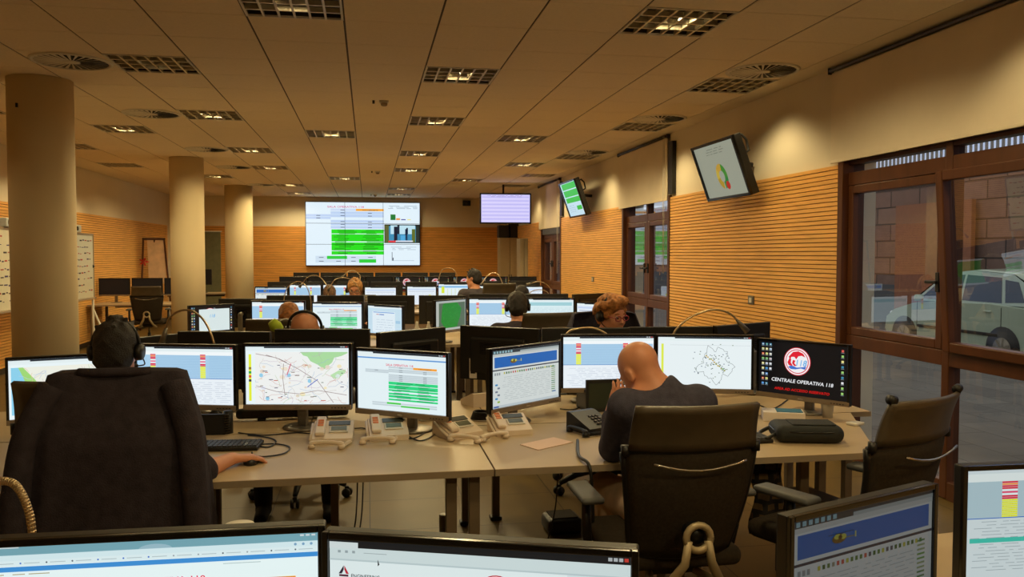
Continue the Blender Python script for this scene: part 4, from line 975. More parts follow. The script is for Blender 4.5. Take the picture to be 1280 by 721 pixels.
cable(dk((318, 557), (345, 556), (362, 560), (355, 568), (330, 572), (316, 570)), 'wider black cable loop right of the operator\'s hand')
cable(dk((298, 542), (330, 545), (370, 542), (398, 544)), 'black cable running from the keyboard to the first phone')
cable(dk((440, 537), (452, 536), (462, 538)), 'short black cable between the first and second phones')
cable(dk((505, 549), (520, 548), (540, 536), (552, 530)), 'black cable running behind the third phone')
cable(dk((508, 545), (525, 552), (542, 545), (544, 536), (560, 532)), 'looped black cable between the second and third phones')
cable(dk((700, 512), (720, 512), (735, 500)), 'thin dark cable behind the pink paper')
cable(dk((945, 505), (965, 512), (985, 500)), 'dark cable under the black desktop monitor')
for k, (x, y0, x1, y1) in enumerate([(447, 592, 436, 650), (454, 592, 450, 655), (707, 590, 735, 660)]):
    a = onz(x, y0, DESK-.03); a.y = 3.6; cable([(a.x, 3.45, DESK-.04), (a.x-.01, 3.46, .5), (a.x-.05, 3.52, .25), (a.x-.04, 3.6, .015)], 'thin black cable hanging under the desk, %s' % ['left of the pair below the second phone', 'right of the pair below the second phone', 'left of the bald man'][k], .003, 'black cables hanging under the desk')
# coiled dark cable bundle
q = onz(601, 524, DESK); m = MB()
for k in range(5): m.tube([(.05*math.cos(a)*(1-.06*k), .045*math.sin(a), .008+.008*k) for a in [2*math.pi*i/18 for i in range(19)]], .005, BLACK, 6, caps=False)
o = m.build('cable_bundle'); o.location = (q.x, q.y, DESK); tag(o, 'coiled black cable bundle between the third and fourth beige phones', 'cable')
# white adapter
q = onz(535, 525, DESK); r = thing('plug_adapter', 'white plug adapter behind the second beige phone', 'adapter', (q.x, q.y, DESK), R_(10))
m = MB(); m.box((0, 0, .03), (.10, .05, .06), WHITE_M, bev=.008); m.build('body', r)
for k in range(2): m = MB(); m.cyl((-.025+.05*k, -.025, .035), (-.025+.05*k, -.045, .035), .014, BLACK); m.build('plug', r)
# sound bar and keyboard items at left
q = onz(366, 524, DESK); r = thing('sound_bar', 'black sound bar below the list monitor left of the street map', 'speaker', (q.x+.0, q.y+.02, DESK), R_(1))
m = MB(); m.box((0, 0, .035), (.58, .06, .05), BLACK, bev=.018, seg=3)
for s_ in (-1, 1): m.box((s_*.16, 0, .005), (.04, .06, .012), BLACK)
m.build('body', r); m = MB(); m.box((0, -.031, .035), (.52, .003, .036), CHARC); m.build('grille', r)
def keyboard(label, loc, rz, group='keyboards'):
    r = thing('keyboard', label, 'keyboard', loc, rz, group)
    m = MB(); m.box((0, 0, .010), (.44, .15, .018), BLACK, bev=.005); m.build('body', r)
    m = MB()
    for a in range(5):
        for b in range(20): m.box((-.205+b*.0215, -.055+a*.027, .0215), (.018, .022, .006), mat('dark_keys', (50, 48, 46), .5), bev=.0)
    m.build('keys', r); return r
q = onz(262, 562, DESK); kb = keyboard('black keyboard under the forearm of the headset operator', (q.x, q.y+.03, DESK), R_(-4))
dup(kb, (1.62, 3.6, DESK), R_(2), 'black keyboard in front of the bald man')
q = onz(262, 547, DESK); r = thing('letter_tray', 'black desk tray with ribbed end, right of the headset operator', 'tray', (q.x-.02, q.y+.07, DESK), R_(-3))
m = MB(); m.box((0, 0, .05), (.16, .012, .10), BLACK); m.box((0, .05, .006), (.16, .10, .012), BLACK); m.box((-.075, .05, .05), (.012, .10, .10), BLACK); m.build('body', r)
for k in range(8): m = MB(); m.box((.09, -.0, .012+k*.012), (.022, .03, .006), CHARC, bev=.002); m.build('rib', r)
m = MB(); m.cyl((.09, .03, .0), (.09, .03, .11), .022, BLACK, n=14); m.build('holder', r)
q = onz(748, 520, DESK); r = thing('paper_tray', 'black upright tray left of the bald man, below the list monitor', 'tray', (q.x+.06, q.y+.12, DESK), R_(2))
m = MB(); m.box((0, 0, .09), (.2, .012, .18), BLACK); m.box((0, .09, .006), (.2, .18, .012), BLACK)
for s_ in (-1, 1): m.box((s_*.095, .09, .06), (.01, .18, .12), BLACK)
m.build('body', r); m = MB(); m.box((0, -.008, .09), (.17, .004, .14), mat('dark_green_sleeve', (34, 44, 26), .5)); m.build('sleeve', r)
q = onz(314, 579, DESK); r = thing('computer_mouse', 'black mouse under the hand of the headset operator', 'mouse', (q.x, q.y, DESK), R_(0))
m = MB(); m.lathe([(.030, .0), (.033, .012), (.026, .026), (.012, .034), (.003, .036)], (0, 0, 0), BLACK, 18, T=Matrix.Scale(1.6, 4, (0, 1, 0))); m.build('shell', r)
m = MB(); m.cyl((-.003, .03, .034), (.003, .03, .034), .008, RUBBER, n=12); m.build('wheel', r)
# right of the bald man: box, bag, cup, puck
q = onz(988, 528, DESK); r = thing('tissue_box', 'white and blue box behind the black bag', 'box', (q.x, q.y+.08, DESK), R_(-22))
m = MB(); m.box((0, 0, .024), (.21, .13, .048), CARD, bev=.003); m.build('carton', r); m = MB(); m.box((.03, 0, .0495), (.13, .10, .003), BLUEP); m.build('printed_panel', r)
q = onz(1022, 556, DESK); r = thing('laptop_bag', 'black zipped bag lying on the right end of the desk', 'bag', (q.x, q.y+.11, DESK), R_(-14))
m = MB(); m.box((0, 0, .042), (.31, .21, .082), mat('black_nylon', (24, 27, 24), .65, var=.2, scale=60, bump=.3), bev=.038, seg=5); m.build('body', r)
m = MB(); m.tube([(x*.155, y*.105, .055) for x, y in [(math.copysign(abs(math.cos(a))**.5, math.cos(a)), math.copysign(abs(math.sin(a))**.5, math.sin(a))) for a in [2*math.pi*k/40 for k in range(41)]]], .004, BLACKG, 6, caps=False); m.build('zip', r)
m = MB(); m.box((.02, -.01, .085), (.2, .13, .006), mat('black_nylon', (24, 27, 24), .65), bev=.003); m.build('front_pocket', r)
m = MB(); m.tube(spline([(-.15, -.06, .04), (-.20, -.08, .02), (-.21, 0, .015), (-.19, .07, .02), (-.15, .06, .045)], 6), .009, BLACK, 8); m.build('handle', r)
q = onz(1038, 523, DESK); r = thing('plastic_cup', 'small clear cup between the box and the black bag', 'cup', (q.x, q.y+.03, DESK))
m = MB(); m.lathe([(.026, .001), (.034, .075), (.0355, .077), (.033, .075), (.025, .004)], (0, 0, 0), mat('frosted_plastic', (190, 185, 176), .3, spec=.6), 20); m.build('wall', r)
q = onz(1069, 531, DESK); m = MB(); m.box((0, 0, .008), (.075, .06, .016), WHITE_M, bev=.006, seg=3); o = m.build('white_adapter'); o.location = (q.x, q.y, DESK); o.rotation_euler = (0, 0, .4); tag(o, 'small white flat adapter right of the black bag', 'adapter')
# far side bits in the gap: folded map, phone
q = onz(583, 492, DESK+.05); 
m = MB(); m.sheet([[(.0+.26*u, .30*v, .012+.02*((i+j) % 2)) for j, u in enumerate([0, .25, .5, .75, 1])] for i, v in enumerate([0, .33, .66, 1])], mat('folded_map_paper', (170, 150, 120), .8, var=.35, scale=25), .003, smooth=False)
o = m.build('folded_map'); o.location = (.15, 4.5, DESK); tag(o, 'crumpled folded map lying on the desk in the gap behind the tilted monitor', 'map')
ph = dup(PHP, (*onz(601, 505, DESK).xy, DESK), R_(200), 'beige telephone turned away on the far side desk, in the gap between the monitors')
# cup, power blocks between second-row monitors
for k, (px, d) in enumerate([(522, 8.3), (538, 8.2)]):
    q = at(px, 400, d); m = MB(); m.lathe([(.03, 0), (.033, .11), (.02, .14), (.012, .17), (.012, .19)], (0, 0, 0), WHITE_M, 14); o = m.build('bottle'); o.location = (q.x, 8.45, DESK); tag(o, ['small pale bottle beside the login page monitor', 'small pale bottle left of the green map monitor'][k], 'bottle')
# pale dome on nearest desk
q = at(299, 655, 1.62); m = MB(); m.lathe([(.024, 0), (.032, q.z-DESK-.02), (.034, q.z-DESK-.018), (.034, q.z-DESK-.01), (.028, q.z-DESK)], (0, 0, 0), WHITE_M, 24); 
o = m.build('drink_bottle'); o.location = (q.x, q.y, DESK); tag(o, 'pale rounded lid peeping over the bottom left monitor', 'bottle')

# ---------------------------------------------------------------- gooseneck lamps
def goose(pts, head_at_start, label, r=.006, base_z=DESK, hl=.11):
    P = spline(pts, 6); loc = P[-1] if head_at_start else P[0]
    base = Vector((loc.x, loc.y, base_z)); root = thing('gooseneck_lamp', label, 'lamp', base, 0, 'gooseneck desk lamps')
    if not head_at_start: P = P[::-1]
    full = [p-base for p in P]+[Vector((0, 0, .03))]
    m = MB(); m.tube(full, r, GOOSE, 8)
    for k in range(0, len(full)-1, 1): 
        d_ = (full[k+1]-full[k])
        if d_.length > .002 and r > .0065:
            n_ = max(1, int(d_.length/.012))
            for q_ in range(n_): c_ = full[k]+d_*(q_/n_); m.tube([c_, c_+d_.normalized()*.005], r*1.12, GOOSE, 8)
    m.build('neck', root)
    m = MB(); m.lathe([(.04, .001), (.04, .012), (.02, .03), (.012, .05)], (0, 0, 0), BLACK, 18); m.build('base', root)
    d0 = (full[0]-full[1]).normalized(); m = MB(); m.tube([full[0]-d0*.01, full[0]+d0*.02, full[0]+d0*hl], [r*1.3, .013, .019], ALU_D, 14); m.build('lamp_head', root)
def ap(d, *pp): return [at(x, y, d) for x, y in pp]
goose(ap(4.45, (207, 412), (212, 397), (224, 389), (238, 388), (252, 397), (262, 413), (268, 430)), True, 'gooseneck lamp arching left of the shaved head, in front of the pale window screen', .006)
goose(ap(4.76, (702, 425), (712, 414), (727, 410), (742, 410), (756, 416), (764, 424)), True, 'gooseneck lamp arching just above the monitor before the bald man', .006, hl=.08)
goose(ap(4.82, (838, 428), (845, 412), (862, 397), (885, 388), (902, 388), (914, 393), (922, 401)), False, 'gooseneck lamp with a visible head in front of the slatted wall', .006, hl=.085)
goose(ap(1.85, (-20, 620), (-8, 606), (6, 601), (20, 607), (31, 625), (38, 648), (41, 675)), True, 'ribbed gooseneck lamp in the bottom left corner', .0085)
goose(ap(8.9, (354, 380), (358, 362), (366, 354), (375, 352), (383, 358), (388, 372), (389, 384)), True, 'small gooseneck lamp over the second-row monitors, left one', .005, hl=.06)
goose(ap(9.9, (378, 354), (384, 347), (392, 344), (401, 347), (409, 358), (410, 368)), True, 'small gooseneck lamp left of the sandy-haired operator', .005, hl=.06)
goose(ap(9.9, (413, 358), (418, 350), (427, 347), (438, 349), (446, 356), (450, 366)), True, 'small gooseneck lamp above the sandy-haired operator', .005, hl=.06)
goose(ap(9.5, (658, 371), (665, 364), (675, 362), (684, 365), (689, 374)), True, 'small gooseneck lamp above the teal page monitor, lower of two', .005, hl=.06)
goose(ap(9.9, (664, 354), (672, 352), (681, 354), (688, 361), (692, 372)), True, 'small gooseneck lamp above the teal page monitor, upper of two', .005, hl=.06)
goose(ap(13.5, (603, 353), (609, 345), (617, 341), (624, 345), (628, 354)), True, 'small gooseneck lamp near the cabinets, right of the operator in profile', .007, hl=.06)
goose(ap(13.6, (549, 347), (552, 338), (560, 335), (567, 337), (571, 344)), True, 'far gooseneck lamp left of the operator in profile', .007, hl=.06)
goose(ap(13.6, (430, 344), (436, 339), (444, 339), (450, 344)), True, 'far gooseneck lamp under the video wall', .007, hl=.06)

# ================================================================ WHITEBOARDS, EASEL, CABINETS
def whiteboard(y0, y1, label, seed):
    X = -4.0; r = thing('whiteboard', label, 'whiteboard', (X, (y0+y1)/2, 0), R_(90), 'wheeled whiteboards by the left wall'); L = y1-y0
    # local x along the wall, front towards -y local => world +x
    m = MB(); m.box((0, 0, 1.43), (L-.04, .02, .90), mat('whiteboard_enamel', (214, 210, 190), .3, var=.03), bev=.002); m.build('board', r)
    m = MB()
    for s_ in (-1, 1): m.box((s_*(L/2-.015), 0, 1.43), (.03, .035, .96), DESKEDGE); m.box((0, 0, 1.43+s_*.465), (L-.06, .035, .03), DESKEDGE)
    m.build('frame', r)
    m = MB(); m.box((0, -.04, .97), (L*.9, .06, .02), DESKEDGE); m.build('pen_tray', r)
    for s_ in (-1, 1):
        m = MB(); x = s_*(L/2-.04); m.tube([(x, 0, .94), (x, 0, .55), (x, -.0, .12)], .018, WHITE_M, 8); m.tube([(x, -.3, .10), (x, .3, .10)], .018, WHITE_M, 8)
        m.tube([(x, -.28, .1), (x, 0, .8)], .015, WHITE_M, 8); m.build('leg', r)
        m = MB(); m.cyl((x-.015, 0, 1.43), (x+s_*.03, 0, 1.43), .025, BLACK); m.build('pivot_knob', r)
    m = MB()
    for s_ in (-1, 1):
        for t in (-.3, .3): m.cyl((s_*(L/2-.05), t, .035), (s_*(L/2-.03), t, .035), .034, BLACK, n=14)
    m.build('wheels', r)
    rd = random.Random(seed); m = MB(); ink = [mat('ink_blue', (70, 60, 110), .8), mat('ink_red', (170, 60, 60), .8), mat('ink_black', (60, 50, 60), .8)]
    for a in range(9):
        z = 1.80-a*.09; k = -L/2+.12
        while k < L/2-.15:
            w_ = rd.uniform(.03, .09)
            if rd.random() < .75: m.box((k+w_/2, -.0115, z+rd.uniform(-.01, .01)), (w_, .002, rd.uniform(.008, .02)), rd.choice(ink))
            k += w_+.03
    m.build('handwriting', r)
whiteboard(7.2, 10.9, 'wheeled whiteboard with handwriting at the left edge, left of the first column', 1)
whiteboard(11.0, 13.1, 'wheeled whiteboard with red writing right of the first column', 2)
for k, (y, lab) in enumerate([(10.15, 'small pale projector box on top of the left whiteboard'), (12.35, 'small pale box on top of the right whiteboard')]):
    m = MB(); m.box((0, 0, .05), (.10, .24, .10), mat('pale_box', (190, 195, 195), .6), bev=.008); m.cyl((.05, -.05, .05), (.06, -.05, .05), .03, BLACKG, n=14); o = m.build('projector_box'); o.location = (-4.0, y, 1.913); tag(o, lab, 'box', 'boxes on the whiteboards')
q = at(187, 320, 17.8); r = thing('flip_chart_easel', 'wooden flip chart easel with pale paper near the left wall', 'easel', (q.x, q.y, 0), R_(25))
m = MB(); m.box((.14, -.03, 1.45), (.36, .02, .95), mat('easel_paper', (224, 190, 158), .8), rot=(-.10, 0, 0)); m.build('paper_pad', r)
for k, (x0, x1, y1) in enumerate([(-.12, -.26, -.25), (.30, .40, -.25), (.1, .1, .45)]): m = MB(); m.tube([(x0, 0, 1.95), (x1, y1, .0)], .02, BROWN, 6); m.build('leg', r)
m = MB(); m.box((.09, 0, 1.94), (.46, .03, .05), BROWN); m.build('top_bar', r)
q2 = at(190, 327, 17.2); m = MB()
for k in range(5): a = k*1.2566; m.add([(0, 0, 0), (.06*math.cos(a-.4), -.01, .06*math.sin(a-.4)), (.12*math.cos(a), 0, .10*math.sin(a)), (.06*math.cos(a+.4), .01, .06*math.sin(a+.4)), (0, .05, 0)], [(0, 1, 2, 3), (0, 1, 4), (1, 2, 4), (2, 3, 4), (3, 0, 4)], mat('red_bow', (190, 40, 30), .6))
o = m.build('red_bow', r); o.location = r.matrix_world.inverted() @ Vector((0, 0, 0)) if False else (-.14, -.12, 1.45)
o['label'] = 'red bow hanging on the easel'
def cabinet(px0, px1, d, z1, label, rz=0):
    a, b = gp(px0, d), gp(px1, d); L = (b-a).length; c = (a+b)/2
    r = thing('metal_cabinet', label, 'cabinet', (c.x, c.y, 0), rz, 'cabinets in the far right corner'); G = mat('beige_cabinet', (150, 130, 96), .5, var=.04)
    m = MB(); m.box((0, .22, z1/2), (L, .42, z1), G, bev=.006); m.build('body', r)
    for s_ in (-1, 1):
        m = MB(); m.box((s_*L/4, 0, z1/2), (L/2-.015, .02, z1-.06), G, bev=.004); dd = m.build('door', r)
        m = MB(); m.box((s_*.03, -.02, z1*.52), (.015, .02, .14), BLACK, bev=.003); m.build('handle', dd)
    return r
cabinet(625, 650, 20.6, 2.02, 'beige metal cabinet in the far right corner, wider one under the lavender screen')
cabinet(650, 660, 18.0, 1.95, 'narrow beige metal cabinet beside the far right window')
q = gp(637, 20.8); r = thing('storage_box', 'dark box standing on top of the wider cabinet', 'box', (q.x, q.y+.15, 2.021)); m = MB(); m.box((-.14, 0, .16), (.26, .3, .31), BLACK, bev=.01); m.build('left_half', r); m = MB(); m.box((.14, 0, .18), (.24, .3, .36), CHARC, bev=.01); m.build('right_half', r)
q = ony(583, 254, YF-.03); r = thing('wall_speaker', 'small dark wall speaker right of the video wall', 'speaker', (q.x, YF-.11, q.z-.07)); m = MB(); m.box((0, .03, .07), (.2, .12, .14), BLACK, bev=.008); m.build('case', r); m = MB(); m.cyl((0, -.03, .07), (0, -.036, .07), .05, DARKLEG, n=18); m.build('cone', r)
q = ony(262, 320, YF-.05); r = thing('grey_door_panel', 'grey green tall panel with a white rail between the second and third columns', 'panel', (q.x, YF-.09, 0)); m = MB(); m.box((0, .02, 1.1), (.55, .05, 2.15), mat('grey_green_paint', (112, 112, 84), .7), bev=.004); m.build('panel', r); m = MB(); m.box((0, -.01, 2.19), (.62, .03, .03), WHITE_M); m.build('rail', r)
q = at(262, 351, 19.9); r = thing('dark_display', 'dark small display with a white pattern between the second and third columns', 'monitor', (q.x+.0, 19.95, DESK)); m = MB(); m.box((0, .02, .36), (.42, .04, .36), BLACK, bev=.006); m.build('housing', r)
p = Pt(.39, .33, .5); P_off(p); rr = random.Random(2)
for k in range(16): p.rect(.2+rr.uniform(0, .4), .4+rr.uniform(0, .4), .3+rr.uniform(0, .4), .5+rr.uniform(0, .4), (180, 180, 160), 2)
s = link('screen', p.mesh(), r); s.location = (0, -.003, .36)
m = MB(); m.box((0, .03, .09), (.05, .03, .18), BLACK); m.box((0, .03, .006), (.2, .14, .012), BLACK); m.build('stand', r)
# switches
def switch(y, px, py, label):
    q = onx(px, py, XR-.03); r = thing('wall_switch', label, 'switch', (XR-.0265, q.y, q.z), 0, 'switches on the slatted wall')
    m = MB(); m.box((-.005, 0, 0), (.012, .115, .085), ALU_D, bev=.003); m.build('plate', r); m = MB(); m.box((-.013, 0, 0), (.008, .05, .05), WHITE_M, bev=.002); m.build('rocker', r)
switch(0, 939, 375, 'square wall switch on the slatted wall right of the near gooseneck lamp')
switch(0, 741, 349, 'small wall switch on the slatted wall left of the middle window')
# under the desks
q = onz(710, 673, 0); r = thing('waste_bin', 'low black box standing on the floor left of the bald man\'s chair', 'box', (q.x, q.y+.15, 0), R_(3)); m = MB(); m.box((0, 0, .045), (.21, .2, .09), BLACK, bev=.03, seg=3); m.build('body', r); m = MB(); m.box((0, 0, .092), (.15, .15, .008), CHARC, bev=.003); m.build('lid', r)
PAT = mat_brick('patterned_cloth', (120, 92, 50), (52, 38, 26), (24, 18, 14), .06, .045, .01, .9, ('X', 'Z'), offset=.5, bump=.1, nscale=9)
q = at(975, 600, 3.62); r = thing('hanging_bag', 'patterned brown fabric bag hanging under the right desk', 'bag', (q.x, D1+.16, 0)); m = MB()
m.sheet([[(.075*u+(.012*math.sin(9*v+3*u)), -.055*(1-u*u)*(.6+.4*v)-.01*math.sin(7*u+5*v), .68-.34*v) for u in [-1+2*i/14 for i in range(15)]] for v in [j/10 for j in range(11)]], PAT, .03); m.build('cloth', r)
m = MB(); m.tube([(-.04, -.0, .68), (-.03, 0, .701)], .006, BLACK, 6); m.tube([(.04, -.0, .68), (.03, 0, .701)], .006, BLACK, 6); m.build('strap', r)
q = at(1035, 610, 3.9); r = thing('computer_tower', 'black computer tower on the floor under the right desk', 'computer', (q.x+.02, q.y+.1, 0), R_(12)); m = MB(); m.box((0, 0, .215), (.19, .42, .42), BLACK, bev=.008); m.build('case', r); m = MB(); m.box((0, -.213, .3), (.16, .006, .05), BLACKG); m.cyl((0, -.21, .2), (0, -.217, .2), .012, ALU_D); m.build('front_panel', r)
q = at(553, 655, 4.35); m = MB(); m.lathe([(.03, 0), (.033, .10), (.034, .115), (.025, .12)], (0, 0, 0), ALU_D, 16); o = m.build('floor_socket'); o.location = (*onz(556, 668, 0).xy, 0); tag(o, 'small grey floor post beside the paired desk legs', 'floor socket')

# ================================================================ OUTSIDE THE WINDOWS
m = MB(); m.box((14.0, 38.0, -.20), (20.0, 120.0, .1), PAVING); struct(m.build('trim_20'))
m = MB(); m.box((13.3, 38.0, 1.80), (.6, 110.0, 3.9), STONE); m.box((12.96, 38.0, .35), (.12, 110.0, 1.0), mat('grey_render', (88, 88, 90), .9, var=.1, scale=2)); o = m.build('stone_wall'); origin(o, (13.3, 8.0, -.15)); tag(o, 'stone block wall across the street outside the big window', 'wall')
r = thing('metal_railing', 'metal railing with upright bars on top of the stone wall outside', 'railing', (13.2, 12, 3.75))
m = MB(); m.box((0, 0, .08), (.06, 36, .06), ALU_D); m.box((0, 0, 1.25), (.06, 36, .06), ALU_D); m.build('rail', r)
m = MB()
for k in range(220): m.box((0, -17.6+k*.16, .66), (.04, .05, 1.14), ALU_D)
m.build('bars', r)
m = MB(); m.box((12.84, 17.2, 1.5), (.1, 2.6, 2.6), mat('brown_garage_door', (150, 92, 60), .7, var=.1)); o = m.build('garage_door'); origin(o, (12.93, 17.2, .2)); tag(o, 'brown door in the stone wall outside, seen through the left pane', 'door')

def car(loc, label):
    """nose towards +Y, flank towards -X"""
    r = thing('car', label, 'car', loc, 0); PN = mat('pale_green_paint', (178, 196, 176), .3, var=.03, spec=.6, coat=.6)
    DG = mat('car_window_glass', (40, 44, 44), .08, var=.1, spec=.8); W = .82
    prof = [(-1.72, .30), (-1.78, .50), (-1.74, .80), (-1.66, .98), (-.9, 1.02), (.55, .98), (1.05, .93), (1.6, .78), (1.84, .62), (1.88, .40), (1.80, .26), (1.5, .24), (-1.4, .24)]
    rows = []
    for t in range(9):
        x = -W+2*W*t/8; k = 1-.045*abs(2*t/8-1)**4; rows.append([(x*(1 if 0 < t < 8 else 1), y*k, .24+(z-.24)*(1-.06*abs(2*t/8-1)**6)) for y, z in prof+[prof[0]]])
    m = MB(); m.sheet(rows, PN); m.add(rows[0][:-1], [tuple(range(len(prof)))], PN); m.add(rows[-1][:-1], [tuple(range(len(prof)-1, -1, -1))], PN); m.build('body', r)
    top = [(-1.62, .98), (-1.46, 1.34), (-1.15, 1.47), (-.3, 1.52), (.35, 1.45), (1.02, .95)]
    rows = []
    for t in range(7):
        u = -1+2*t/6; rows.append([(u*(W-.04-(z-.95)*.28), y, z-.02*u*u) for y, z in top])
    m = MB(); m.sheet(rows, PN, .01)
    m.build('roof', r)
    for s_ in (-1, 1):
        X = lambda z: s_*(W-.035-(z-.95)*.28+.004)
        for nm, pts in (('front_window', [(-.12, 1.0), (.86, .98), (.36, 1.37), (-.1, 1.42)]), ('rear_window', [(-1.05, 1.0), (-.18, 1.0), (-.16, 1.42), (-.92, 1.39)]), ('quarter_window', [(-1.5, 1.03), (-1.12, 1.01), (-1.0, 1.36), (-1.28, 1.33)])):
            m = MB(); m.add([(X(z), y, z) for y, z in pts]+[(X(z)-s_*.02, y, z) for y, z in pts], [(0, 1, 2, 3), (4, 7, 6, 5), (0, 4, 5, 1), (1, 5, 6, 2), (2, 6, 7, 3), (3, 7, 4, 0)], DG); m.build(nm, r)
        m = MB(); m.add([(X(z)-s_*.004, y, z) for y, z in [(-1.58, .97), (1.0, .94), (.36, 1.43), (-.3, 1.49), (-1.15, 1.44), (-1.44, 1.30)]], [(0, 1, 2, 3, 4, 5)], PN); m.build('side_frame', r)
        for y in (-1.1, -.14, .88): m = MB(); m.box((s_*(W+.002), y, .62), (.006, .008, .62), BLACK); m.build('door_seam', r)
        for y in (-.62, .2): m = MB(); m.box((s_*(W+.015), y-.2, .86), (.03, .16, .03), PN, bev=.01); m.build('door_handle', r)
        m = MB(); m.box((s_*(W+.01), -.1, .50), (.025, 1.9, .05), BLACK, bev=.008); m.build('side_moulding', r)
        m = MB(); m.box((s_*(W+.09), .72, 1.0), (.16, .10, .11), PN, bev=.04, seg=3); m.build('wing_mirror', r)
        for y in (-1.15, 1.22):
            m = MB(); m.cyl((s_*(W-.12), y, .30), (s_*(W+.012), y, .30), .345, BLACK, n=28); m.build('wheel_arch', r)
            m = MB(); m.cyl((s_*(W-.16), y, .29), (s_*(W+.02), y, .29), .285, BLACK, n=28); tyre = m.build('wheel', r)
            m = MB(); m.cyl((s_*(W+.018), y, .29), (s_*(W+.03), y, .29), .185, ALU_D, n=24)
            for k in range(7): a = k*.8976; m.box((s_*(W+.033), y+.1*math.cos(a), .29+.1*math.sin(a)), (.008, .15, .03), ALU, rot=(a, 0, 0))
            m.build('hubcap', tyre)
    m = MB(); m.box((-.55, 1.79, .62), (.32, .12, .16), mat('headlamp_glass', (220, 225, 225), .1), bev=.04); m.build('headlamp', r)
    m = MB(); m.box((.55, 1.79, .62), (.32, .12, .16), mat('headlamp_glass', (220, 225, 225), .1), bev=.04); m.build('headlamp', r)
    m = MB(); m.add([(-.66, .42, 1.39), (.66, .42, 1.39), (.76, 1.0, .975), (-.76, 1.0, .975)], [(0, 1, 2, 3), (3, 2, 1, 0)], DG); o = m.build('windscreen', r); o.location = (0, .01, .012)
    return r
car((10.42, 12.35, -.148), 'pale green small car parked outside the right-hand window')

